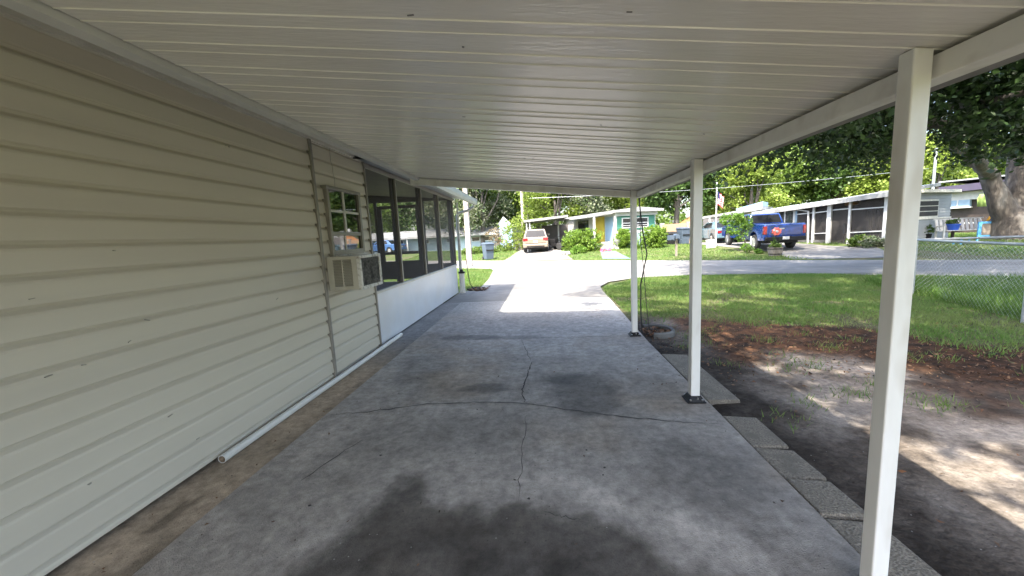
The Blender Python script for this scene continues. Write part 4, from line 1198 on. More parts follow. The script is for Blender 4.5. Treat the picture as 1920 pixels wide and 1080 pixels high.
mb = MB(); sidebox(mb, onside(1150), onside(1136), gz + .45, zw1 + .02, .01, .05); mb.build('front_door', M['skyblue'], gh)
mb = MB(); sidebox(mb, onside(1134), onside(1119), gz + .3, zw1 + .10, .01, .08); mb.build('yellow_panel', M['yellow'], gh)
mb = MB(); sidebox(mb, onside(1104), onside(1085), gz + 1.0, zw1 - .02, .01, .05); mb.build('window', M['shopglass'], gh)
for (a_, b_) in ((-1.6, 0.0), (-1.6, 6.7), (-.05, -.03)):
    mb = MB(); mb.bar(gp_(a_, b_, gz - .1), gp_(a_, b_, Kz - .18), .13, .13); mb.build('porch_post', M['white'], gh)
# low carport left of it, over the champagne car's end of the drive
zc1, zc0 = ztop(*at(1064, 440, 30.5)[:2], 407), ztop(*at(984, 440, 30.5)[:2], 417)
q1, q0 = at(1066, 440, 30.5), at(983, 440, 30.5); bk = np.array([-.15, 5.5, 0])
mb = MB(); mb.hexa([wp(q0, zc0), wp(q1, zc1), wp(q1 + bk, zc1), wp(q0 + bk, zc0), wp(q0, zc0 + .17), wp(q1, zc1 + .17), wp(q1 + bk, zc1 + .17), wp(q0 + bk, zc0 + .17)])
mb.build('carport_roof', M['whitedirty'], gh)
for t in (.06, .13):
    q = q0 + (q1 - q0) * t + bk * .05; mb = MB(); mb.bar(wp(q, .1), wp(q, zc0), .1, .1); mb.build('carport_post', M['white'], gh)
q = q0 + (q1 - q0) * .1 + bk * .95; mb = MB(); mb.bar(wp(q, .1), wp(q, zc0), .1, .1); mb.build('carport_post', M['white'], gh)
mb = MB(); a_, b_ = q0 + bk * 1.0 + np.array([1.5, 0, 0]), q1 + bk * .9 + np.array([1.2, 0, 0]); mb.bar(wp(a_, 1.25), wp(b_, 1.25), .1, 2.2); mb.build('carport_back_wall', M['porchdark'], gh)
# steps
mb = MB(); s0 = gnd(1127, 469); s1 = s0 + np.array([.95, -.06, 0])
dv = (s1 - s0); dv[2] = 0; L_ = np.linalg.norm(dv); dv /= L_; nv = np.array([-dv[1], dv[0], 0]); nv = nv if nv[1] > 0 else -nv
for i in range(4):
    a_ = s0 + nv * (.27 * i); b_ = s1 + nv * (.27 * i); c_ = s1 + nv * 1.35; e_ = s0 + nv * 1.35; z0 = .15 + .16 * i; z1 = z0 + .155
    mb.hexa([wp(a_, z0), wp(b_, z0), wp(c_, z0), wp(e_, z0), wp(a_, z1), wp(b_, z1), wp(c_, z1), wp(e_, z1)])
mb.build('steps', M['stone'], gh, bevel=.015)

# hedges and bushes
def hedge(name, p0, p1, ytop, ybase, label, d, mat='leafhedge', cat='hedge', n=5200, grp=None):
    a_, b_ = at(p0, ybase, d), at(p1, ybase, d)
    loc = (a_ + b_) / 2; gz_ = float(H(loc[0], loc[1]))
    zt = ztop(loc[0], loc[1], ytop)
    o = empty(name, (loc[0], loc[1], gz_), label, cat, grp)
    L = np.linalg.norm((b_ - a_)[:2]); dv_ = (b_ - a_) / L; h_ = zt - gz_; m_ = MB()
    bl_ = []; k = max(1, int(L / (h_ * .5)))
    rr = h_ * .42
    for i in range(k + 1):
        c_ = a_ + dv_ * (rr * .8 + (L - rr * 1.6) * (i / k if k else .5))
        for zz in (.32, .62):
            for dy in (-.2, .25):
                bl_.append((c_[0], c_[1] + dy, gz_ + h_ * zz, rr * random.uniform(.85, 1.0)))
        m_.tube([(c_[0], c_[1], gz_ - .1), (c_[0], c_[1], gz_ + h_ * .6)], .03, 5)
    m_.build('stem', M['barkdark'], o)
    leaves('foliage', bl_, n, .13, M[mat], int(p0), o, clump=.15, per=18, squash=1)
    return o


hedge('hedge', 1057, 1126, 430, 474, 'broad bright green hedge between the champagne car and the house steps', 27.2, n=9000)
hedge('hedge', 1155, 1186, 431, 466, 'squat green bush between the house steps and the far carport post', 27.0, cat='bush')
hedge('hedge', 1204, 1247, 424, 465, 'round leafy bush in front of the green house end wall, right of the far post', 25.6, cat='bush', n=7000)
hedge('hedge', 1070, 1098, 462, 476, 'low light green plants at the foot of the broad hedge', 26.2, 'leafyellow', 'plant', 1200)
# pink flowers, white stones
mb = MB(); q = gnd(1138, 472)
for i in range(60):
    c_ = (q[0] + random.uniform(-.45, .35), q[1] + random.uniform(-.15, .15), H(q[0], q[1]) + random.uniform(.02, .24)); mb.lathe([(0, -.03), (.035, 0), (.03, .03), (0, .035)], c_, 6)
tag(mb.build('pink_flowers', M['pink'], smooth=True), 'clump of pink flowers at the foot of the green house steps', 'flowers')
for i, (px, py, r_, lb) in enumerate(((1158, 455, .42, 'white stone urn left of the squat bush by the steps'), (1056, 466, .30, 'pale round rock at the left foot of the broad hedge'))):
    q = gnd(px, py + 12); mb = MB(); zz = float(H(q[0], q[1]))
    if i == 0:
        mb.lathe([(0, 0), (.16, 0), (.14, .06), (.06, .14), (.07, .3), (.2, .44), (.26, .62), (.23, .64), (.1, .56), (0, .55)], (q[0], q[1], zz), 12)
    else:
        for t in range(5):
            mb.lathe([(0, -.15), (.16, -.08), (.2, .05), (.12, .16), (0, .2)], (q[0] + (t - 2) * .18, q[1] + random.uniform(-.1, .1), zz + random.uniform(0, .1)), 7)
    tag(mb.build('urn' if i == 0 else 'rock', M['stone'], smooth=True), lb, 'urn' if i == 0 else 'rock')
# spiky plant at the house end
mb = MB(); q = gnd(1197, 467)
for i in range(22):
    a_ = random.uniform(0, 2 * PI); t = random.uniform(.25, .6); b0 = Vector((q[0], q[1], H(q[0], q[1]))); e_ = b0 + Vector((math.cos(a_) * t, math.sin(a_) * t, random.uniform(.5, .95)))
    mb.add([b0 + Vector((-.04, 0, 0)), b0 + Vector((.04, 0, 0)), e_], [(0, 1, 2)])
tag(mb.build('yucca', M['leafyellow']), 'spiky plant by the green house skirting behind the far carport post', 'plant')
# mower under the carport
q = gnd(1047, 468); lz = float(H(q[0], q[1]))
mw = empty('lawn_mower', (q[0], q[1], lz), 'dark riding mower parked between the champagne car and the hedge', 'mower', rot=(0, 0, .9))
mb = MB(); mb.box(-.35, .35, -.6, .6, .25, .5); mb.box(-.25, .25, .1, .75, .5, .85); mb.box(-.28, .28, -.5, -.1, .5, .6); mb.box(-.28, .28, -.58, -.48, .6, .95); mb.build('body', M['black'], mw, local=True, bevel=.04)
for sx in (-1, 1):
    for yy, rr in ((-.42, .27), (.55, .19)):
        mb = MB(); mb.lathe([(0, -.1), (rr * .8, -.1), (rr, -.07), (rr, .07), (rr * .8, .1), (0, .1)], (sx * .42, yy, rr), 14, axis='x'); mb.build('wheel', M['tyre'], mw, local=True)
mb = MB(); mb.tube([(0, .25, .85), (0, 0, 1.0)], .02, 6); mb.lathe([(.14, 0), (.16, .02), (.14, .04)], (0, 0, 1.0), 12); mb.build('steering_wheel', M['black'], mw, local=True)


# ================================================================== VEHICLES
def arch(yc, r_, z0, n=9):
    """points of a wheel arch, from the front side of the arch to the rear side"""
    return [(yc + r_ * math.cos(t), max(z0, z0 + (r_ * math.sin(t)))) for t in [PI * i / n for i in range(n + 1)]]


def wheel(root, x_, y_, r_, wd):
    m_ = MB(); s_ = 1 if x_ > 0 else -1
    wo = bpy.data.objects.new('wheel', None); COL.objects.link(wo); wo.parent = root; wo.location = (x_, y_, r_)
    m_.lathe([(r_ * .62, -wd / 2), (r_ * .9, -wd / 2), (r_, -wd / 2 + .04), (r_, wd / 2 - .04), (r_ * .9, wd / 2), (r_ * .62, wd / 2)], (0, 0, 0), 22, axis='x'); m_.build('tyre', M['tyre'], wo, smooth=True, local=True)
    m_ = MB(); xo = s_ * (wd / 2 - .01)
    m_.lathe([(r_ * .55, xo - .02 * s_), (r_ * .63, xo), (r_ * .63, xo + .012 * s_), (r_ * .56, xo + .012 * s_)], (0, 0, 0), 22, axis='x')
    for k in range(6):
        t = k * PI / 3; m_.bar((xo + .004 * s_, math.cos(t) * .05, math.sin(t) * .05), (xo + .004 * s_, math.cos(t) * r_ * .6, math.sin(t) * r_ * .6), .085, .02, up=(1, 0, 0))
    m_.lathe([(0, xo - .01), (r_ * .16, xo - .01), (r_ * .14, xo + .02 * s_), (0, xo + .02 * s_)], (0, 0, 0), 10, axis='x')
    m_.build('rim', M['rim'], wo, local=True)


def side_body(prof, hw, tuck=.06):
    """body of a car: side outline, drawn in towards the sills and roof at the flanks"""
    n_ = len(prof); m_ = MB(); vs_ = []
    for xk in (-1, 1):
        for (y_, z_) in prof:
            vs_.append((xk * (hw - tuck * max(0, (.62 - z_) / .4) - tuck * .6 * max(0, (z_ - .9) / .5)), y_, z_))
    m_.add(vs_, [tuple(range(n_)), tuple(range(n_, 2 * n_))[::-1]] + [(i, n_ + i, n_ + (i + 1) % n_, (i + 1) % n_) for i in range(n_)])
    return m_


def frustum(mb_, b, t, m=0):
    (x0, y0, y1, z0), (x1, y2, y3, z1) = b, t
    mb_.hexa([(-x0, y0, z0), (x0, y0, z0), (x0, y1, z0), (-x0, y1, z0), (-x1, y2, z1), (x1, y2, z1), (x1, y3, z1), (-x1, y3, z1)], m)


def face_panel(mb_, p00, p10, p11, p01, inset, off):
    """panel lying a little proud of a four cornered face"""
    P = [Vector(p) for p in (p00, p10, p11, p01)]; nrm = (P[1] - P[0]).cross(P[3] - P[0]).normalized()

    def bil(u, v):
        return (P[0] * (1 - u) + P[1] * u) * (1 - v) + (P[3] * (1 - u) + P[2] * u) * v
    (u0, u1, v0, v1) = inset
    q = [bil(u0, v0), bil(u1, v0), bil(u1, v1), bil(u0, v1)]
    mb_.hexa([p - nrm * .01 for p in q] + [p + nrm * off for p in q])


def car_thing(name, loc, yaw, pitch, label, cat, paint, spec):
    root = empty(name, loc, label, cat, rot=(pitch, 0, yaw))
    hw, hl = spec['w'] / 2, spec['l'] / 2
    wr, yf_, yr_ = spec['wr'], spec['yf'], spec['yr']
    z0 = spec['sill']
    low_ = [(hl - .02, z0 + .05)] + arch(yf_, wr * 1.18, z0)[0:] + arch(yr_, wr * 1.18, z0) + [(-hl + .02, z0 + .05)]
    prof = spec['top'] + low_
    side_body(prof, hw).build('body', paint, root, bevel=.05, local=True, smooth=True)
    m_ = MB(); m_.box(-hw + .18, hw - .18, -hl + .35, hl - .35, z0 - .12, z0 + .12)
    for yy in (yf_, yr_):
        m_.box(-hw + .26, hw - .26, yy - wr, yy + wr, z0 - .06, z0 + wr)
    m_.build('underbody', M['black'], root, local=True)
    (b, t) = spec['cab']
    m_ = MB(); frustum(m_, b, t); cabo = m_.build('cabin', paint, root, bevel=.05, local=True, smooth=True)
    (x0, y0, y1, zb), (x1, y2, y3, zt) = b, t
    ms = MB(); face_panel(ms, (-x0, y0, zb), (x0, y0, zb), (x1, y2, zt), (-x1, y2, zt), (.06, .94, .12, .88), .012); ms.build('rear_window', M['carglass'], cabo, local=True)
    ms = MB(); face_panel(ms, (x0, y1, zb), (-x0, y1, zb), (-x1, y3, zt), (x1, y3, zt), (.05, .95, .08, .9), .012); ms.build('windscreen', M['carglass'], cabo, local=True)
    for sgn in (-1, 1):
        for (u0, u1) in spec['sidewin']:
            ms = MB()
            if sgn < 0:
                face_panel(ms, (-x0, y1, zb), (-x0, y0, zb), (-x1, y2, zt), (-x1, y3, zt), (1 - u1, 1 - u0, .12, .86), .012)
            else:
                face_panel(ms, (x0, y0, zb), (x0, y1, zb), (x1, y3, zt), (x1, y2, zt), (u0, u1, .12, .86), .012)
            ms.build('side_window', M['carglass'], cabo, local=True)
    for sx in (-1, 1):
        for yy in (yf_, yr_):
            wheel(root, sx * (hw - .13), yy, wr, .24)
        lx0, lx1, lz0, lz1 = spec['lamp']
        ms = MB(); ms.box(min(sx * lx0, sx * lx1), max(sx * lx0, sx * lx1), -hl - .02, -hl + .16, lz0, lz1); ms.build('tail_light', M['redlamp'], root, bevel=.02, local=True)
        ms = MB(); ms.box(sx * (hw + .02) - .09, sx * (hw + .02) + .09, spec['mir'], spec['mir'] + .1, zb + .05, zb + .22); ms.build('wing_mirror', paint, root, bevel=.02, local=True)
    ms = MB(); bx = spec['bump']; ms.box(-hw + .05, hw - .05, -hl - bx[2], -hl + .1, bx[0], bx[1]); ms.build('rear_bumper', spec.get('bmat', paint), root, bevel=.04, local=True)
    ms = MB(); pz = spec['plate']; po = -hl - spec.get('po', .03); ms.box(-.155 + spec.get('px', 0), .155 + spec.get('px', 0), po - .012, po + .02, pz, pz + .15); ms.build('number_plate', M['white'], root, local=True)
    ms = MB(); face_panel(ms, (-hw * .8, -hl, spec['gate'][0]), (hw * .8, -hl, spec['gate'][0]), (hw * .8, -hl, spec['gate'][1]), (-hw * .8, -hl, spec['gate'][1]), (.02, .98, .05, .95), .018); ms.build('tailgate', paint, root, bevel=.01, local=True)
    return root


def H1(x_, y_):
    return float(H(x_, y_)) + .02


# blue pickup
tx, ty = 11.93, 22.75
trk = car_thing('pickup_truck', (tx, ty, (H1(tx, ty + 1.8) + H1(tx, ty - 1.7)) / 2), R_(-4), math.atan2(H1(tx, ty + 1.8) - H1(tx, ty - 1.7), 3.5), 'shiny blue crew cab pickup truck parked beside the screened grey house', 'truck', M['carblue'],
                dict(w=2.02, l=5.85, wr=.41, yf=1.95, yr=-1.75, sill=.50, top=[(-2.91, .58), (-2.925, 1.0), (-2.90, 1.37), (-2.86, 1.40), (-.90, 1.40), (-.86, 1.36), (1.35, 1.34), (2.62, 1.22), (2.86, 1.12), (2.92, .85)],
                     cab=((.94, -.92, 1.45, 1.35), (.77, -.70, .62, 1.93)), sidewin=((.06, .44), (.48, .92)), lamp=(.86, 1.01, .88, 1.30), mir=1.0, bump=(.52, .74, .14), bmat=M['black'], plate=.60, po=.15, gate=(.80, 1.37)))
trk.scale = (.93, .93, .93)
mb = MB(); mb.box(-.35, -.05, -2.965, -2.93, 1.13, 1.19); mb.build('badge', M['rim'], trk, local=True)
# sedan left of it
sx_, sy_ = 12.75, 29.7
car_thing('sedan', (sx_, sy_, H1(sx_, sy_)), R_(-3), 0, 'blue grey sedan nosed under the low carport left of the pickup', 'car', M['carteal'],
          dict(w=1.82, l=4.7, wr=.33, yf=1.4, yr=-1.35, sill=.30, top=[(-2.32, .45), (-2.34, .75), (-2.25, .98), (-1.6, 1.03), (1.0, 1.0), (2.0, .86), (2.3, .7), (2.34, .5)],
               cab=((.86, -1.65, 1.15, .99), (.62, -.95, .35, 1.47)), sidewin=((.16, .50), (.53, .88)), lamp=(.55, .86, .68, .85), mir=.8, bump=(.36, .60, .05), plate=.62, gate=(.62, .93)))
# champagne car on the far drive
P = gnd(1006, 474); vx, vy = float(P[0]), float(P[1]) + 2.0
suv = car_thing('estate_car', (vx, vy, (H1(vx, vy + 1.4) + H1(vx, vy - 1.4)) / 2), R_(-1), math.atan2(H1(vx, vy + 1.4) - H1(vx, vy - 1.4), 2.8), 'champagne crossover parked on the far driveway with its tail to us', 'car', M['carchamp'],
                dict(w=1.92, l=4.6, wr=.36, yf=1.38, yr=-1.38, sill=.34, top=[(-2.27, .5), (-2.30, .8), (-2.22, 1.08), (-2.1, 1.12), (1.0, 1.08), (2.0, .96), (2.27, .75), (2.3, .5)],
                     cab=((.90, -2.16, 1.25, 1.08), (.70, -1.86, .25, 1.72)), sidewin=((.10, .34), (.37, .62), (.65, .92)), lamp=(.56, .93, .88, 1.10), mir=.85, bump=(.40, .66, .08), plate=.74, gate=(.70, 1.06)))
mb = MB(); mb.box(-.66, .66, -2.40, -2.36, .42, .52); mb.build('bumper_insert', M['black'], suv, local=True)
# blue sedan seen through the porch
q = at(722, 470, 44); lz = float(H(q[0], q[1]))
car_thing('sedan', (q[0], q[1], H1(q[0], q[1])), R_(72), 0, 'blue sedan seen through the porch screens', 'car', M['carblue2'],
          dict(w=1.82, l=4.7, wr=.33, yf=1.4, yr=-1.35, sill=.30, top=[(-2.32, .45), (-2.34, .75), (-2.25, .98), (-1.6, 1.03), (1.0, 1.0), (2.0, .86), (2.3, .7), (2.34, .5)],
               cab=((.86, -1.65, 1.15, .99), (.62, -.95, .35, 1.47)), sidewin=((.16, .50), (.53, .88)), lamp=(.55, .86, .68, .85), mir=.8, bump=(.36, .60, .05), plate=.62, gate=(.62, .93)))


# ================================================================== SMALL THINGS ACROSS THE STREET
def bin_thing(px, py, label, yaw, sc=1.0):
    P = gnd(px, py); r = empty('wheelie_bin', (P[0], P[1], float(H(P[0], P[1]))), label, 'bin', 'wheelie bins', rot=(0, 0, yaw))
    m_ = MB(); s_ = sc
    frustum(m_, (.24 * s_, -.30 * s_, .28 * s_, .03), (.31 * s_, -.38 * s_, .36 * s_, 1.02 * s_)); m_.build('body', M['bluebin'], r, local=True, bevel=.03)
    m_ = MB(); m_.hexa([(-.34 * s_, -.43 * s_, 1.02 * s_), (.34 * s_, -.43 * s_, 1.02 * s_), (.34 * s_, .38 * s_, 1.02 * s_), (-.34 * s_, .38 * s_, 1.02 * s_), (-.30 * s_, -.39 * s_, 1.08 * s_), (.30 * s_, -.39 * s_, 1.08 * s_), (.30 * s_, .36 * s_, 1.13 * s_), (-.30 * s_, .36 * s_, 1.13 * s_)]); m_.build('lid', M['bluebin'], r, local=True, bevel=.02)
    m_ = MB(); m_.tube([(-.28 * s_, .44 * s_, .98 * s_), (.28 * s_, .44 * s_, .98 * s_)], .02, 6); m_.build('handle', M['bluebin'], r, local=True)
    for q_ in (-1, 1):
        m_ = MB(); m_.lathe([(0, -.03), (.12, -.03), (.12, .03), (0, .03)], (q_ * .27 * s_, .3 * s_, .12), 12, axis='x'); m_.build('wheel', M['tyre'], r, local=True)
    m_ = MB(); m_.box(-.25 * s_, .25 * s_, -.395 * s_, -.33 * s_, .60 * s_, .66 * s_); m_.build('lift_bar', M['black'], r, local=True)
    return r


bin_thing(916, 487, 'blue grey wheelie bin at the street edge in front of the pale blue house', .5, 1.08)
bin_thing(1281, 458, 'blue grey wheelie bin by the peach wall behind the mailbox', .2, 1.1)
# black bin/shed opening by the peach wall
P = gnd(1256, 459); mb = MB(); zz = float(H(P[0], P[1]))
frustum(mb, (.42, -.35, .35, 0), (.46, -.4, .4, .8)); mb.hexa([(-.48, -.42, .8), (.48, -.42, .8), (.48, .42, .8), (-.48, .42, .8), (-.4, -.3, .92), (.4, -.3, .92), (.4, .35, .95), (-.4, .35, .95)])
o = mb.build('storage_box', M['black'], bevel=.03); o.location = (P[0], P[1], zz); tag(o, 'black storage box beside the wheelie bin at the peach wall', 'box')
# mailbox
P = gnd(1268, 481); zz = float(H(P[0], P[1])); zt = ztop(P[0], P[1], 443)
mbx = empty('mailbox', (P[0], P[1], zz), 'dark mailbox on a wooden post at the edge of the far lawn', 'mailbox')
mb = MB(); mb.bar((P[0], P[1], zz - .1), (P[0], P[1], zt - .12), .1, .1); mb.build('post', M['wood'], mbx)
mb = MB(); pr = [(-.11, -.24, 0), (.11, -.24, 0)] + [(.11 * math.cos(t), -.24, .14 + .11 * math.sin(t)) for t in [PI * i / 8 for i in range(9)]]
mb.extrude([(P[0] + a_, P[1] + b_, zt - .12 + c_) for a_, b_, c_ in pr], (0, .5, 0)); mb.build('box', M['bluebin'], mbx)
mb = MB(); mb.bar((P[0] - .3, P[1], zt - .2), (P[0] + .28, P[1], zt - .2), .08, .06); mb.bar((P[0] - .28, P[1] - .24, zt - .17), (P[0] - .28, P[1] + .24, zt - .17), .3, .02); mb.box(P[0] - .40, P[0] - .17, P[1] - .24, P[1] + .24, zt - .16, zt + .06); mb.build('newspaper_box', M['bluebin'], mbx, bevel=.03)
# peach wall and orange canopy
a_, b_ = at(1240, 455, 32), at(1304, 455, 29.5); zt = ztop(a_[0], a_[1], 421)
pw = empty('peach_wall', (a_[0], a_[1], .3), 'peach block wall with a faded orange gable between the green house and the flagpole', 'wall')
mb = MB(); mb.bar(wp(a_, zt / 2 + .1), wp(b_, zt / 2 + .1), .25, zt - .2); mb.build('block_wall', M['peach'], pw)
d_ = (b_ - a_); mb = MB()
mb.extrude([wp(a_ + d_ * .55, zt), wp(a_ + d_ * .98, zt), wp(a_ + d_ * .98, zt + .30), wp(a_ + d_ * .80, zt + .42)], (.2, .6, 0)); mb.build('orange_gable', M['orange'], pw)
for t in (.02, .80, .97):
    q = a_ + d_ * t; mb = MB(); mb.bar(wp(q, 0), wp(q, zt + (.1 if t < .9 else .75)), .3, .3); mb.build('pier', M['whitedirty'], pw)
mb = MB(); q = a_ + d_ * .78; mb.lathe([(.12, 0), (.16, .1), (.08, .3), (.12, .38), (.05, .5), (0, .52)], (q[0], q[1], zt + .42), 8); mb.build('finial', M['white'], pw)
# leaning white board
a_, b_ = gnd(1325, 467), gnd(1342, 465); zt = ztop(a_[0], a_[1], 450)
mb = MB(); u = Vector(b_ - a_); u.z = 0; nv = Vector((-u.y, u.x, 0)).normalized() * .22
p0, p1 = wp(a_, H1(a_[0], a_[1])), wp(b_, H1(b_[0], b_[1])); tz = Vector((0, 0, zt - p0.z)); sh = u.normalized() * .12
mb.hexa([p0, p1, p1 + nv * .2, p0 + nv * .2, p0 + tz + nv + sh, p1 + tz + nv + sh, p1 + tz + nv * 1.2 + sh, p0 + tz + nv * 1.2 + sh])
tag(mb.build('slab_sign', M['stone'], bevel=.01), 'tilted white slab on the lawn at the foot of the flagpole', 'slab')
# flagpole
P = np.array(at(1342, 458, 23.3)); zz = float(H(P[0], P[1])); zt = ztop(P[0], P[1], 345)
fp = empty('flagpole', (P[0], P[1], zz), 'white flagpole behind the tilted slab, left of the sedan', 'flagpole')
mb = MB(); mb.tube([(P[0], P[1], zz - .1), (P[0], P[1], zt)], [.045, .03], 8); mb.lathe([(0, 0), (.05, .03), (.05, .07), (0, .1)], (P[0], P[1], zt), 8); mb.build('pole', M['white'], fp, smooth=True)
zf1, zf0 = ztop(P[0], P[1], 359), ztop(P[0], P[1], 393)
nu, nv_ = 36, 26; V = []; Cc_ = []
for i in range(nu + 1):
    for j in range(nv_ + 1):
        u = i / nu; v = j / nv_
        x_ = .05 + .34 * u + .05 * math.sin(u * 17 + v * 2.2); y_ = .11 * math.sin(u * 19 + v * 1.3) * min(1, u * 4)
        z_ = zf1 - v * (zf1 - zf0) * .72 - .36 * (zf1 - zf0) * u ** 1.3 * (1 - .2 * v)
        V.append((P[0] + x_, P[1] + y_, z_))
        if u < .4 and v < 7 / 13: c_ = (.02, .03, .14)
        else: c_ = (.48, .02, .04) if int(min(v, .999) * 13) % 2 == 0 else (.75, .75, .75)
        Cc_.append(c_)
idx = np.arange((nu + 1) * (nv_ + 1)).reshape(nu + 1, nv_ + 1)
F = np.stack([idx[:-1, :-1], idx[:-1, 1:], idx[1:, 1:], idx[1:, :-1]], -1).reshape(-1, 4)
o = npobj('flag', np.array(V), F, M['flag'], col=np.array(Cc_), smooth=True)
tag(o, 'red, white and blue striped flag hanging limp on the white pole', 'flag')
# young tree with white guard, seedling plants
P = gnd(1402, 471); zz = float(H(P[0], P[1]))
yg = empty('young_tree', (P[0], P[1], zz), 'small young tree with light yellow green leaves in front of the blue pickup', 'tree')
mb = MB(); d_ = float(np.dot(P - EYEP, CD)); lt = lambda px, py: Vector(at(px, py, d_))
limb(mb, (P[0], P[1], zz - .1), lt(1393, 440), .045, .03, 51, 5, .05); limb(mb, lt(1393, 440), lt(1372, 415), .025, .01, 52); limb(mb, lt(1393, 440), lt(1398, 405), .025, .01, 53); limb(mb, lt(1393, 440), lt(1410, 422), .02, .008, 54); limb(mb, lt(1394, 445), lt(1385, 432), .02, .008, 55)
mb.build('trunk', M['barkdark'], yg, smooth='all')
bl = [tuple(lt(px, py)) + (r_,) for px, py, r_ in ((1358, 411, .24), (1372, 406, .30), (1385, 409, .32), (1398, 412, .26), (1370, 420, .30), (1385, 423, .30), (1402, 424, .22), (1378, 436, .26), (1394, 436, .24), (1408, 418, .18), (1368, 432, .2), (1388, 446, .16))]
leaves('crown', bl, 2600, .11, M['leafyellow'], 61, yg, clump=.12, per=12)
mb = MB(); mb.bar((P[0] + .10, P[1] - .03, zz - .05), (P[0] + .13, P[1] - .03, ztop(P[0], P[1], 443)), .06, .04); tag(mb.build('tree_stake', M['white']), 'white stake beside the young tree', 'stake')
for (px, py, lb, hh) in ((1398, 472, 'bright leafy shrub at the foot of the young tree', .55), (1421, 474, 'small sparse plant on the lawn between the young tree and the barrel', .3)):
    q = gnd(px, py + 2); o = empty('shrub', (q[0], q[1], float(H(q[0], q[1]))), lb, 'plant'); zz = o.location.z
    mb = MB(); mb.tube([(q[0], q[1], zz - .05), (q[0], q[1], zz + hh * .7)], .015, 5); mb.build('stem', M['barkdark'], o)
    leaves('foliage', [(q[0], q[1], zz + hh * .5, hh * .5), (q[0] + .15, q[1], zz + hh * .3, hh * .35)], 420, .09, M['leafyellow'], px, o, clump=.08, per=10)
# half barrel planter
P = gnd(1453, 480); zz = float(H(P[0], P[1]))
ba = empty('barrel_planter', (P[0], P[1], zz), 'wooden half barrel planter with green plants on the lawn before the pickup', 'planter')
mb = MB(); mb.lathe([(0, 0), (.24, 0), (.29, .2), (.32, .40), (.30, .40), (.28, .36), (0, .36)], (P[0], P[1], zz), 20); brl = mb.build('barrel', M['wood'], ba, smooth=True)
mb = MB()
for z_, r_ in ((.08, .266), (.32, .314)):
    mb.lathe([(r_, 0), (r_ + .008, 0), (r_ + .012, .04), (r_, .04)], (P[0], P[1], zz + z_), 20)
mb.build('hoop', M['black'], brl)
bl = [(P[0] + a_, P[1] + b_, zz + .45 + c_, .15) for a_, b_, c_ in ((-.15, 0, 0), (.12, .05, .02), (.02, -.1, .05), (0, .1, .12))]
leaves('plants', bl, 520, .09, M['leafmid'], 71, ba, clump=.07, per=9)
mb = MB()
for i in range(9):
    a_ = random.uniform(-.9, .9); e_ = Vector((P[0] + .1 + .45 * math.sin(a_), P[1], zz + .45 + random.uniform(.4, .75))); b0 = Vector((P[0] + .06, P[1], zz + .4)); mb.add([b0 - Vector((.02, 0, 0)), b0 + Vector((.02, 0, 0)), e_], [(0, 1, 2)])
mb.build('spiky_leaf', M['leafdark'], ba)
# coral red garden ornament on a stick
c_ = Vector(at(1456, 434, float(np.dot(P - EYEP, CD)))); orn = empty('garden_ornament', (P[0], P[1], zz + .36), 'round coral red ornament on a stick above the barrel planter', 'ornament')
mb = MB(); mb.tube([(P[0] + .03, P[1], zz + .30), (c_.x, c_.y, c_.z - .14)], .014, 6); mb.build('stick', M['black'], orn)
mb = MB(); pts = []
for i in range(16):
    t = 2 * PI * i / 16; r_ = .22 if i % 2 else .185; pts.append((c_.x + r_ * math.cos(t), c_.y - .03, c_.z + r_ * .86 * math.sin(t)))
mb.extrude(pts, (0, .06, 0)); mb.build('flower_disc', M['coral'], orn, bevel=.01)
mb = MB(); mb.lathe([(0, -.045), (.05, -.04), (.06, 0), (0, 0)], (c_.x, c_.y - .03, c_.z), 10, axis='y'); mb.box(c_.x - .17, c_.x - .09, c_.y - .045, c_.y - .03, c_.z + .02, c_.z + .1); mb.build('flower_centre', M['white'], orn)

# whitewashed post by the verge left of the drive
P = gnd(881, 500); zz = float(H(P[0], P[1])); mb = MB()
mb.hexa([(P[0] - .15, P[1] - .14, zz - .2), (P[0] + .15, P[1] - .14, zz - .2), (P[0] + .15, P[1] + .14, zz - .2), (P[0] - .15, P[1] + .14, zz - .2), (P[0] - .11, P[1] - .11, 6.2), (P[0] + .11, P[1] - .11, 6.2), (P[0] + .11, P[1] + .11, 6.2), (P[0] - .11, P[1] + .11, 6.2)])
tag(mb.build('concrete_pole', M['polewhite'], bevel=.02), 'square whitewashed concrete pole standing on the verge behind the porch gutter', 'pole')
# tall white pole and its wire
P = at(982, 440, 34); up_ = empty('utility_pole', (P[0], P[1], float(H(P[0], P[1]))), 'slender white utility pole behind the champagne car', 'utility pole')
mb = MB(); mb.tube([(P[0], P[1], 0), (P[0], P[1], 8.2)], [.17, .12], 10); mb.build('pole', M['polewhite'], up_, smooth=True)
mb = MB(); mb.bar((P[0] - .6, P[1], 7.6), (P[0] + .6, P[1], 7.6), .1, .1); mb.build('crossarm', M['wood'], up_)
P2 = at(1741, 440, 33); up2 = empty('utility_pole', (P2[0], P2[1], float(H(P2[0], P2[1]))), 'thin grey utility pole rising behind the grey house roof right of the near post', 'utility pole')
mb = MB(); mb.tube([(P2[0], P2[1], 0), (P2[0], P2[1], 7.0)], [.12, .09], 8); mb.build('pole', M['metal'], up2, smooth=True)
a_, b_ = Vector(at(982, 372, 34)), Vector(at(1741, 316, 33)); mb = MB()
mb.tube([a_.lerp(b_, t / 16) + Vector((0, 0, -.35 * 4 * (t / 16) * (1 - t / 16) + .0)) for t in range(17)], .018, 5)
tag(mb.build('overhead_wire', M['metal']), 'single overhead wire strung between the two utility poles', 'wire')
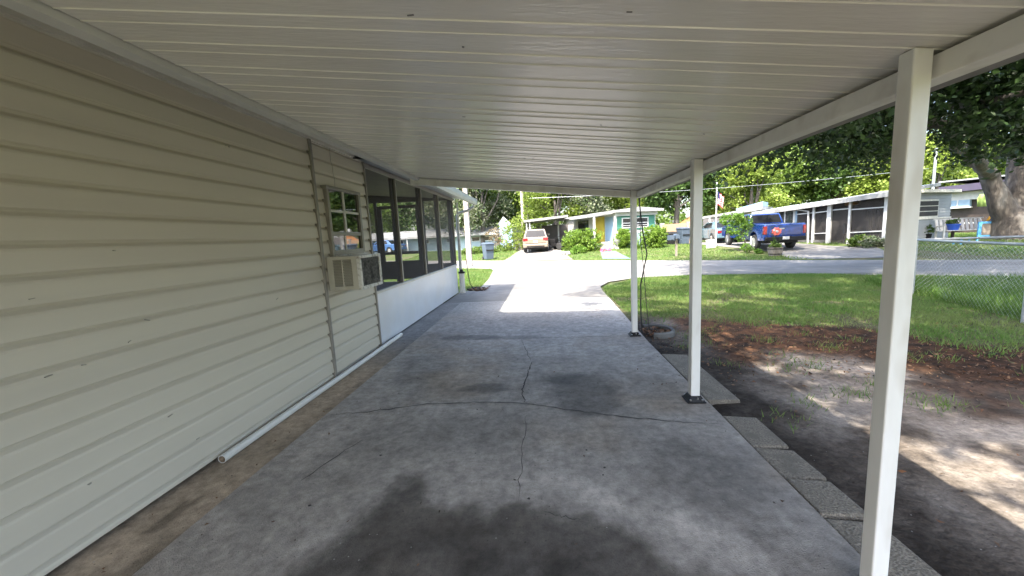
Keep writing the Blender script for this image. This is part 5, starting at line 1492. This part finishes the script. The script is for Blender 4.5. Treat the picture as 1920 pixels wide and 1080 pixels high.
# vine column next to the pole
P = at(990, 440, 33); o = empty('vine', (P[0], P[1], float(H(P[0], P[1]))), 'yellow green vine climbing in a column right of the white utility pole', 'vine')
mb = MB(); mb.tube([(P[0], P[1], 0), (P[0] + .05, P[1], 2.4), (P[0], P[1], 5.6)], [.07, .05, .03], 6); mb.build('stem', M['barkdark'], o)
leaves('foliage', [(P[0] + .05 * (i % 2), P[1], .6 + i * .42, .32) for i in range(13)], 2600, .17, M['leafbright'], 88, o, clump=.16, per=10)
# shrubs left of the champagne car
hedge('bush', 959, 985, 405, 466, 'tall light green bush left of the champagne car', 33, 'leafbright', 'bush', 4200)
hedge('bush', 925, 944, 425, 468, 'dry brown frond bush between the pale blue house and the blue shed', 35, 'leafdry', 'bush', 1800)
hedge('bush', 868, 962, 462, 476, 'long low green growth at the foot of the pale blue house', 33, 'leafmid', 'plants', 4200)

# pale blue house far left and its neighbours
A_, B_ = at(600, 470, 50), at(935, 462, 40.5)
bh = empty('blue_house', (float(B_[0]), float(B_[1]), .3), 'long pale blue house with a low white roof behind the wheelie bin', 'house')
dv = (B_ - A_); dv[2] = 0; L_ = float(np.linalg.norm(dv)); dv /= L_; nv = np.array([-dv[1], dv[0], 0]); nv = nv if nv[1] > 0 else -nv


def hb(mb_, s0, s1, z0, z1, t0, t1, m=0):
    q = lambda s_, t_, z_: wp(A_ + dv * s_ + nv * t_, z_)
    mb_.hexa([q(s0, t0, z0), q(s1, t0, z0), q(s1, t1, z0), q(s0, t1, z0), q(s0, t0, z1), q(s1, t0, z1), q(s1, t1, z1), q(s0, t1, z1)], m)


ze = ztop(B_[0], B_[1], 435)
mb = MB(); hb(mb, 0, L_, 0, ze, 0, 6); mb.build('wall', M['paleblue'], bh)
mb = MB(); q = lambda s_, t_, z_: wp(A_ + dv * s_ + nv * t_, z_)
mb.add([q(-.4, -.9, ze - .05), q(L_ + .4, -.9, ze - .05), q(L_ + .4, 3, ze + .75), q(-.4, 3, ze + .75), q(-.4, 6.9, ze - .05), q(L_ + .4, 6.9, ze - .05), q(-.4, -.9, ze - .25), q(L_ + .4, -.9, ze - .25), q(L_ + .4, 6.9, ze - .25), q(-.4, 6.9, ze - .25)],
       [(0, 1, 2, 3), (3, 2, 5, 4), (0, 6, 7, 1), (4, 5, 8, 9), (6, 9, 8, 7), (1, 7, 8, 5, 2), (0, 3, 4, 9, 6)]); mb.build('roof', M['whitedirty'], bh)
for s_ in (L_ - 3.1, L_ - 1.7, L_ - 6.2, L_ - 9.5, L_ - 13):
    mb = MB(); hb(mb, s_, s_ + 1.0, ze - .85, ze - .38, -.05, 0); wq = mb.build('window', M['white'], bh)
    mb = MB(); hb(mb, s_ + .06, s_ + .94, ze - .80, ze - .43, -.07, -.05); mb.build('pane', M['shopglass'], wq)
for s_ in (L_ - 16, L_ - 13.5, L_ - 11):
    mb = MB(); hb(mb, s_, s_ + .12, 0, ze - .2, -.8, -.7); mb.build('porch_post', M['white'], bh)
# light blue gabled shed
A2, B2 = at(938, 460, 39), at(962, 460, 38); dv2 = B2 - A2; dv2[2] = 0
sh_ = empty('gabled_shed', (float(A2[0]), float(A2[1]), .3), 'light blue gabled shed between the dry bush and the light green bush', 'shed')
z1, z2 = ztop(A2[0], A2[1], 424), ztop(A2[0], A2[1], 408); mid = A2 + dv2 * .35
mb = MB(); mb.extrude([wp(A2, .1), wp(B2, .1), wp(B2, z1), wp(mid, z2), wp(A2, z1 + .2)], (-.5, 4, 0)); mb.build('wall', M['skyblue'], sh_)
mb = MB(); up = Vector((0, 0, .08)); mb.extrude([wp(mid, z2) + up, wp(mid + dv2 * .75, z1 - .12) + up, wp(mid + dv2 * .75, z1 - .2) + up, wp(mid, z2 - .08) + up, wp(mid - dv2 * .45, z1 + .05) + up, wp(mid - dv2 * .45, z1 + .13) + up], (-.55, 4.4, 0)); mb.build('roof', M['whitedirty'], sh_)
mb = MB(); dvn = Vector(dv2).normalized(); c0 = A2 + dv2 * .52; mb.extrude([wp(c0, .25), wp(c0 + dv2 * .4, .25), wp(c0 + dv2 * .4, .9), wp(c0, .9)], (.02, -.06, 0)); mb.build('crate_opening', M['dark'], sh_)
# short board fence by the utility pole
A3, B3 = at(966, 466, 34), at(984, 464, 33.5); fz3 = ztop(A3[0], A3[1], 443)
bf = empty('board_fence', (float(A3[0]), float(A3[1]), .3), 'short weathered board fence left of the champagne car', 'fence')
mb = MB()
for i in range(7):
    q0_ = A3 + (B3 - A3) * (i / 7); q1_ = A3 + (B3 - A3) * ((i + .9) / 7); mb.bar(wp((q0_ + q1_) / 2, .2), wp((q0_ + q1_) / 2, fz3 + random.uniform(-.05, .05)), float(np.linalg.norm(q1_ - q0_)), .03)
mb.build('boards', M['wood'], bf)
for t in (0, .5, 1):
    q_ = A3 + (B3 - A3) * t; mb = MB(); mb.bar(wp(q_, .1), wp(q_, fz3 + .1), .12, .12); mb.build('post', M['whitedirty'], bf)

# ================================================================== GREY HOUSE WITH SCREENED PORCH
A = np.array([15.78, 19.25, 0]); ud = np.array([-.27, .963, 0]); ud /= np.linalg.norm(ud); vd = np.array([.90, .43, 0]); vd /= np.linalg.norm(vd)
gy = empty('grey_house', (float(A[0]), float(A[1]), .25), 'grey mobile home with dark screened porch and white posts beside the blue pickup', 'house')


def onu(px, base=A, d=ud):
    """where the column px meets the wall line, as a length along it"""
    v = ray(px, 430); n_ = np.array([d[1], -d[0], 0]); t = (base @ n_) / (v @ n_); q = v * t
    return float((q - base) @ d)


def gq(u, t, z):
    q = A + ud * u + vd * t
    return Vector((float(q[0]), float(q[1]), float(z)))


def gbox(mb_, u0, u1, z0, z1, t0, t1, m=0):
    mb_.hexa([gq(u0, t0, z0), gq(u1, t0, z0), gq(u1, t1, z0), gq(u0, t1, z0), gq(u0, t0, z1), gq(u1, t0, z1), gq(u1, t1, z1), gq(u0, t1, z1)], m)


def zu(u, py):
    q = A + ud * u
    return ztop(q[0], q[1], py)


uR = onu(1663); uB = onu(1592); uC = onu(1555); uD = onu(1525); uE = onu(1493); uF = onu(1450); uG = onu(1440)
zb = .20
eave = lambda u: float(np.interp(u, [uR, uC, uE, uG, uG + 4], [zu(uR, 362), zu(uC, 379), zu(uE, 388.5), zu(uG, 396), zu(uG, 396) - .15]))
# dark interior: back wall and floor
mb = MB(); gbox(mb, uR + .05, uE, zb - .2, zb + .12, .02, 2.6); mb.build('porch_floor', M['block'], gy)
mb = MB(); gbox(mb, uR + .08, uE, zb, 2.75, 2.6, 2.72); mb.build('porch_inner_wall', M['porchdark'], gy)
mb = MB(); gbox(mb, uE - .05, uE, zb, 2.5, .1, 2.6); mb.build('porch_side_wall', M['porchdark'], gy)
# posts and rails
for (px, wd) in ((1659, .13), (1592, .10), (1554, .20), (1525, .11)):
    u = onu(px); mb = MB(); gbox(mb, u - wd / 2 / .9, u + wd / 2 / .9, zb - .1, eave(u) - .12, -.06, .06); mb.build('porch_post', M['white'], gy)
zr = lambda u, py: zu(u, py)
for (a_, b_, pa, pb) in ((uR + .1, uB - .06, 388, 393), (uB + .06, uC - .1, 391, 394), (uC + .15, uD - .06, 396, 399), (uD + .07, uE, 399, 402)):
    mb = MB(); z0, z1 = zr(a_, pa), zr(b_, pb); mb.bar(gq(a_, 0, z0), gq(b_, 0, z1), .05, .05); mb.build('rail', M['white'], gy)
for (a_, b_, pa, pb) in ((uR + .1, uB - .06, 433, 436), (uC + .15, uD - .06, 437, 438)):
    mb = MB(); z0, z1 = zr(a_, pa), zr(b_, pb); mb.bar(gq(a_, 0, z0), gq(b_, 0, z1), .05, .05); mb.build('rail', M['white'], gy)
mb = MB()
gbox(mb, uC + .12, uE, zb - .1, zr(uD, 450), -.05, .05); mb.build('block_base', M['block'], gy)
mb = MB(); gbox(mb, uR, uB - .05, zb - .1, zr(uB, 447), -.05, .05); mb.build('block_base', M['whitedirty'], gy)
for (a_, b_) in ((uR + .07, uB - .05), (uB + .05, uC - .1), (uC + .12, uD - .05), (uD + .06, uE)):
    mb = MB(); mb.add([gq(a_, 0.02, zb), gq(b_, .02, zb), gq(b_, .02, eave(b_) - .1), gq(a_, .02, eave(a_) - .1)], [(0, 1, 2, 3)]); mb.build('screen', M['screen'], gy)
# gutter pipe
mb = MB(); u = uD; mb.tube([gq(u + 1.1, -.16, eave(u) - .08), gq(u + 1.0, -.16, eave(u) - .18), gq(u + .25, -.12, eave(u) - .34), gq(u + .2, -.12, .3)], .05, 8); mb.build('downspout', M['white'], gy, smooth=True)
# wall with the window behind the truck
mb = MB(); gbox(mb, uE, uG + 1.0, zb - .1, eave(uE) - .1, 0, .12); mb.build('wall', M['skyblue'], gy)
u0, u1 = onu(1487), onu(1457); z0, z1 = zu(u0, 424), zu(u0, 394)
mb = MB(); gbox(mb, u0 - .1, u1 + .1, z0 - .08, z1 + .08, -.05, 0)
wq = mb.build('window', M['white'], gy)
mb = MB(); um = (u0 + u1) / 2; gbox(mb, u0, um - .05, z0, z1, -.07, -.05); gbox(mb, um + .05, u1, z0, z1, -.07, -.05); mb.build('pane', M['shopglass'], wq)
# roof over the porch with fascia, broken by ribs
mb = MB(); us = np.linspace(uR - .35, uG + 1.0, 9); vs_ = []
for u in us:
    e_ = eave(u); vs_ += [gq(u, -.35, e_ - .10), gq(u, -.35, e_ + .06), gq(u, 3.4, e_ + .42), gq(u, 3.4, e_ + .28)]
mb.add(vs_, [(4 * i + j, 4 * i + (j + 1) % 4, 4 * i + 4 + (j + 1) % 4, 4 * i + 4 + j) for i in range(8) for j in range(4)] + [(0, 1, 2, 3), (35, 34, 33, 32)]); mb.build('roof', M['greyroof'], gy)
mb = MB()
for i in range(8):
    a_, b_ = us[i], us[i + 1]; mb.hexa([gq(a_, -.38, eave(a_) - .16), gq(b_, -.38, eave(b_) - .16), gq(b_, -.355, eave(b_) - .16), gq(a_, -.355, eave(a_) - .16), gq(a_, -.38, eave(a_) + .03), gq(b_, -.38, eave(b_) + .03), gq(b_, -.355, eave(b_) + .03), gq(a_, -.355, eave(a_) + .03)])
mb.build('fascia', M['whitedirty'], gy)
# end wall in grey siding, right of the porch
EW2 = 3.35
A5 = A + ud * (uR - .06)


def eq(a_, t, z):
    q = A5 + vd * a_ + np.array([vd[1], -vd[0], 0]) * t
    return Vector((float(q[0]), float(q[1]), float(z)))


def ebox(mb_, a0, a1, z0, z1, t0, t1, m=0):
    mb_.hexa([eq(a0, t0, z0), eq(a1, t0, z0), eq(a1, t1, z0), eq(a0, t1, z0), eq(a0, t0, z1), eq(a1, t0, z1), eq(a1, t1, z1), eq(a0, t1, z1)], m)


def ona(px):
    v = ray(px, 430); n_ = np.array([vd[1], -vd[0], 0]); t = (A5 @ n_) / (v @ n_); return float((v * t - A5) @ vd)


aE = ona(1778); zE = ztop(*(A5 + vd * (aE * .6))[:2], 361)
mb = MB()
for i in range(17):
    z0 = .2 + i * (zE - .2) / 17; z1 = .2 + (i + 1) * (zE - .2) / 17
    mb.add([eq(0, .025, z0), eq(aE, .025, z0), eq(aE, .0, z1), eq(0, .0, z1)], [(0, 1, 2, 3)])
    mb.add([eq(0, .0, z0), eq(aE, .0, z0), eq(aE, .025, z0), eq(0, .025, z0)], [(0, 1, 2, 3)])
ebox(mb, 0, aE, .1, zE, -.15, -.01)
mb.build('siding', M['greysiding'], gy)
mb = MB(); ebox(mb, -.2, aE + .12, zE - .02, zE + .12, -.4, .30); mb.build('end_eave', M['trimlight'], gy)
mb = MB(); ebox(mb, 0, aE, ztop(*A5[:2], 415), ztop(*A5[:2], 412), .025, .07); mb.build('ledge', M['trimlight'], gy)
a0, a1 = ona(1714), ona(1752); z0, z1 = ztop(*(A5 + vd * a0)[:2], 407), ztop(*(A5 + vd * a0)[:2], 377)
mb = MB(); ebox(mb, a0 - .06, a1 + .06, z0 - .06, z1 + .06, .0, .05); wq = mb.build('window', M['trimlight'], gy)
mb = MB()
for i in range(3):
    h_ = (z1 - z0) / 3; ebox(mb, a0, a1, z0 + i * h_ + .02, z0 + (i + 1) * h_ - .02, .05, .065)
mb.build('pane', M['dark'], wq)
# low carport left: roof, posts
q0, q1 = at(1313, 440, 29.5), at(1428, 440, 24.5)
z0, z1 = ztop(*q0[:2], 411), ztop(*q1[:2], 393); bk = np.array([2.4, 3.2, 0])
mb = MB(); mb.hexa([wp(q0, z0), wp(q1, z1), wp(q1 + bk, z1 + .05), wp(q0 + bk, z0 + .05), wp(q0, z0 + .16), wp(q1, z1 + .20), wp(q1 + bk, z1 + .25), wp(q0 + bk, z0 + .21)]); mb.build('carport_roof', M['whitedirty'], gy)
qa = q0 + (q1 - q0) * .62
mb = MB(); mb.hexa([wp(qa, z0 + (z1 - z0) * .62 + .19), wp(q1, z1 + .21), wp(q1 + bk * .5, z1 + .24), wp(qa + bk * .5, z0 + (z1 - z0) * .62 + .22), wp(qa, z0 + (z1 - z0) * .62 + .34), wp(q1, z1 + .50), wp(q1 + bk * .5, z1 + .52), wp(qa + bk * .5, z0 + (z1 - z0) * .62 + .38)]); mb.build('blue_roof_sheet', M['skyblue'], gy)
for px in (1330, 1339):
    q = at(px, 440, 28.6); mb = MB(); mb.tube([wp(q, .1), wp(q, z0 + .05)], .045, 6); mb.build('carport_post', M['white'], gy)
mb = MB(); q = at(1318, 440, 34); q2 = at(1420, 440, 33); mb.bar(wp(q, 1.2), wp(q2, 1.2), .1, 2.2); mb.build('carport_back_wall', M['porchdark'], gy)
# things inside the porch
q = gq((uB + uC) / 2, .9, zu(uB, 380)); mb = MB(); mb.lathe([(0, .12), (.10, .12), (.26, .08), (.28, -.06), (.24, -.10), (0, -.11)], tuple(q), 14)
tag(mb.build('porch_lamp', M['lampamber'], smooth=True), 'amber ceiling lamp hanging inside the screened porch above its door', 'lamp')
ch = empty('porch_chair', tuple(gq((uB + uC) / 2, 1.1, zb + .12)), 'dark chair inside the porch behind the middle screen', 'chair', rot=(0, 0, .5))
mb = MB(); mb.box(-.27, .27, -.25, .25, .40, .47); mb.build('seat', M['black'], ch, local=True)
mb = MB(); mb.box(-.27, .27, .22, .28, .47, 1.0); mb.build('backrest', M['bluebin'], ch, local=True)
for sx, sy_2 in ((-1, -1), (1, -1), (1, 1), (-1, 1)):
    mb = MB(); mb.box(sx * .24 - .02, sx * .24 + .02, sy_2 * .22 - .02, sy_2 * .22 + .02, 0, .40); mb.build('leg', M['black'], ch, local=True)
# pale fridge and hanging dark curtain
mb = MB(); q = gq(uR + .32 * (uB - uR), 1.9, 0); mb.box(q.x - .35, q.x + .35, q.y - .32, q.y + .32, zb + .13, zb + 1.65)
fr = mb.build('refrigerator', M['greyroof'], bevel=.03); tag(fr, 'pale refrigerator standing inside the right end of the screened porch', 'refrigerator')
mb = MB(); mb.box(q.x - .30, q.x - .27, q.y - .37, q.y - .33, zb + 1.05, zb + 1.45); mb.build('handle', M['metal'], fr)
mb = MB(); nseg = 14; pts = []
for i in range(nseg + 1):
    t = i / nseg; u = uR + .25 + t * .95; pts.append((gq(u, .35 + .06 * math.sin(t * 20), eave(u) - .55), gq(uR + .5 + t * .35, .35 + .04 * math.sin(t * 20), zb + .55)))
vs_ = [p for a_ in pts for p in a_]
mb.add(vs_, [(2 * i, 2 * i + 2, 2 * i + 3, 2 * i + 1) for i in range(nseg)])
ct = mb.build('curtain', M['dark']); sm_ = ct.modifiers.new('thickness', 'SOLIDIFY'); sm_.thickness = .02
tag(ct, 'dark curtain gathered at the right end of the screened porch', 'curtain')
# planting in front of the porch
for (px, py, lb, nn, mt) in ((1618, 462, 'broad leafed green plants in front of the porch screen left of the near post', 1500, 'leafmid'), (1640, 464, 'pale flowering plants before the porch beside the near post', 700, 'leafmoss')):
    q = gnd(px, py); o = empty('flower_bed', (q[0], q[1], float(H(q[0], q[1]))), lb, 'plants'); zz = o.location.z
    leaves('foliage', [(q[0] + a_, q[1] + .12 * a_, zz + b_, .24) for a_, b_ in ((-.45, .2), (-.2, .35), (.1, .25), (.35, .2))], nn, .14, M[mt], px, o, clump=.1, per=9)
    mb = MB(); mb.tube([(q[0], q[1], zz - .05), (q[0], q[1], zz + .3)], .02, 5); mb.build('stem', M['barkdark'], o)
# blue pot, white bench, blue frame before the house
q = A5 + vd * ona(1747) + np.array([.1, -.9, 0]); zz = ztop(q[0], q[1], 433); pt = empty('flower_pot', (q[0], q[1], float(H(q[0], q[1]))), 'bright blue flower pot on a dark stand below the black window', 'planter')
mb = MB(); mb.lathe([(0, 0), (.16, 0), (.22, .28), (.24, .28), (.24, .33), (0, .33)], (q[0], q[1], zz), 14); mb.build('pot', M['blueplastic'], pt, smooth=True)
mb = MB(); mb.bar((q[0], q[1], H(q[0], q[1]) - .05), (q[0], q[1], zz), .08, .08); mb.box(q[0] - .2, q[0] + .2, q[1] - .2, q[1] + .2, zz - .04, zz - .003); mb.build('stand', M['darkwood'], pt)
leaves('plant', [(q[0], q[1], zz + .42, .2), (q[0] - .15, q[1], zz + .4, .14)], 320, .1, M['leafdark'], 93, pt, clump=.08, per=8)
q = gnd(1736, 450); o = empty('shrub', (q[0], q[1], float(H(q[0], q[1]))), 'dark leafy plant in a black pot left of the blue flower pot', 'plant'); zz = o.location.z
mb = MB(); mb.lathe([(0, 0), (.16, 0), (.2, .3), (0, .3)], (q[0], q[1], zz), 12); mb.build('pot', M['black'], o)
leaves('foliage', [(q[0], q[1], zz + .5, .28), (q[0] - .2, q[1], zz + .4, .2)], 520, .11, M['leafdark'], 94, o, clump=.09, per=8)
# white slatted garden swing
q = gnd(1803, 449); zz = float(H(q[0], q[1])); sw = empty('garden_bench', (q[0], q[1], zz), 'white slatted garden bench left of the big oak trunk', 'bench', rot=(0, 0, -.25))
mb = MB()
for i in range(11):
    xx = -.82 + i * .155; mb.hexa([(xx, .22, .45), (xx + .1, .22, .45), (xx + .1, .26, .45), (xx, .26, .45), (xx + .02, .42, .98), (xx + .12, .42, .98), (xx + .12, .46, .98), (xx + .02, .46, .98)])
mb.box(-.86, .92, .40, .46, .94, 1.0); mb.build('backrest', M['white'], sw, local=True)
mb = MB()
for i in range(5):
    mb.box(-.86, .86, -.30 + i * .11, -.22 + i * .11, .42, .45)
mb.build('seat', M['white'], sw, local=True)
for sx in (-.84, .80):
    mb = MB(); mb.box(sx, sx + .06, -.32, .3, .62, .66); mb.build('armrest', M['white'], sw, local=True)
    for yy in (-.30, .22):
        mb = MB(); mb.box(sx, sx + .06, yy, yy + .06, -.05, .62); mb.build('leg', M['white'], sw, local=True)
# light blue upright frame
q = gnd(1851, 449); zz = float(H(q[0], q[1])); zt = ztop(q[0], q[1], 415); fr = MB(); hw = .34
fr.box(-hw, -hw + .10, -.04, .04, -.05, zt - zz); fr.box(hw - .10, hw, -.04, .04, -.05, zt - zz); fr.box(-hw + .1, hw - .1, -.04, .04, zt - zz - .09, zt - zz); fr.box(-hw + .1, hw - .1, -.04, .04, .12, .2)
o = fr.build('picture_frame', M['cyanframe']); o.location = (q[0], q[1], zz); o.rotation_euler = (0, 0, -.3); tag(o, 'sky blue wooden frame with a brown board between the bench and the oak trunk', 'frame')
mb = MB(); mb.box(-hw + .1, hw - .1, -.02, .02, .2, zt - zz - .09); mb.build('board', M['wood'], o, local=True)
# small blue table on the lawn
q = gnd(1809, 458); zz = float(H(q[0], q[1])); tb_ = empty('low_table', (q[0], q[1], zz), 'low light blue table on the lawn behind the fence rail', 'table')
mb = MB(); mb.box(q[0] - .36, q[0] + .36, q[1] - .2, q[1] + .2, zz + .24, zz + .29); mb.build('tabletop', M['cyanframe'], tb_)
for sx in (-.3, .3):
    for yy in (-.15, .15):
        mb = MB(); mb.box(q[0] + sx - .025, q[0] + sx + .025, q[1] + yy - .025, q[1] + yy + .025, zz - .05, zz + .24); mb.build('leg', M['cyanframe'], tb_)

# blue and white house further right
q0, q1 = np.array(at(1770, 440, 24.5)), np.array(at(1935, 440, 21.5)); dvr = q1 - q0; dvr[2] = 0; Lr = float(np.linalg.norm(dvr)); dvr /= Lr; nvr = np.array([-dvr[1], dvr[0], 0]); nvr = nvr if nvr[1] > 0 else -nvr
wb = empty('white_house', (float(q0[0]), float(q0[1]), .3), 'white and blue banded house with dark eave behind the big oak trunk', 'house')
rq = lambda s_, t_, z_: Vector((float((q0 + dvr * s_ + nvr * t_)[0]), float((q0 + dvr * s_ + nvr * t_)[1]), float(z_)))


def rb_(mb_, s0, s1, z0, z1, t0, t1):
    mb_.hexa([rq(s0, t0, z0), rq(s1, t0, z0), rq(s1, t1, z0), rq(s0, t1, z0), rq(s0, t0, z1), rq(s1, t0, z1), rq(s1, t1, z1), rq(s0, t1, z1)])


zq = lambda py, s_=0: ztop(*(q0 + dvr * s_)[:2], py)
zt0, zm, zl, zd = zq(362), zq(377), zq(390), zq(418)
mb = MB(); rb_(mb, 0, Lr, zm, zt0, 0, 4); mb.build('upper_wall', M['white'], wb)
mb = MB(); rb_(mb, 0, Lr * .28, zl, zm, 0, 4); mb.build('lower_band', M['skyblue'], wb)
mb = MB(); rb_(mb, 0, Lr, .1, zl, .35, 4); rb_(mb, Lr * .28, Lr, zl, zm, .35, 4); mb.build('recess_wall', M['darkwood'], wb)
mb = MB(); rb_(mb, Lr * .125, Lr * .14, zl, zm, -.03, 0); rb_(mb, 0, Lr * .3, zl - .06, zl, -.05, .3); mb.build('trim', M['white'], wb)
mb = MB(); zr1 = zq(350, 0); mb.hexa([rq(-.3, -.5, zt0), rq(Lr + .5, -.5, zt0 + .1), rq(Lr + .5, 4.3, zt0 + .1), rq(-.3, 4.3, zt0), rq(-.3, -.5, zr1), rq(Lr + .5, -.5, zr1 + .12), rq(Lr + .5, 4.3, zr1 + .3), rq(-.3, 4.3, zr1 + .25)]); mb.build('roof', M['purpleroof'], wb)
mb = MB(); rb_(mb, -.3, Lr + .5, zr1 + .26, zr1 + .34, -.55, 4.3); mb.build('roof_cap', M['greyroof'], wb)
mb = MB(); rb_(mb, .2, Lr * .4, .9, .98, -.3, -.22); mb.build('rail', M['white'], wb)
# cloths hanging by the trunk
c_ = Vector(at(1847, 376, 20.2)); mb = MB(); N_ = 10; vs_ = []
for i in range(N_ + 1):
    t = i / N_ * 2 - 1
    for zz, k_ in ((.34, .7), (.12, 1.0), (-.30, .92)):
        vs_.append((c_.x + t * .36 * k_, c_.y + .07 * math.sin(i * 2.1) - .05 * (1 - t * t), c_.z + zz))
mb.add(vs_, [(3 * i + j, 3 * i + 3 + j, 3 * i + 4 + j, 3 * i + 1 + j) for i in range(N_) for j in range(2)])
o = mb.build('hanging_cloth', M['limecloth'], smooth='all'); so_ = o.modifiers.new('thickness', 'SOLIDIFY'); so_.thickness = .02
tag(o, 'lime green cloth hung beside the big oak trunk', 'cloth')
c_ = Vector(at(1857, 402, 20.2)); mb = MB(); vs_ = []
for i in range(N_ + 1):
    t = i / N_
    vs_ += [(c_.x + .42 - t * .25, c_.y + .05 * math.sin(i * 1.9), c_.z + .36 - t * .15), (c_.x + .28 - t * .42, c_.y + .05 * math.sin(i * 1.9 + 1), c_.z + .1 - t * .46)]
mb.add(vs_, [(2 * i, 2 * i + 2, 2 * i + 3, 2 * i + 1) for i in range(N_)])
o = mb.build('hanging_cloth', M['orangecloth'], smooth='all'); so_ = o.modifiers.new('thickness', 'SOLIDIFY'); so_.thickness = .02
tag(o, 'orange cloth draped below the lime green one beside the oak trunk', 'cloth')
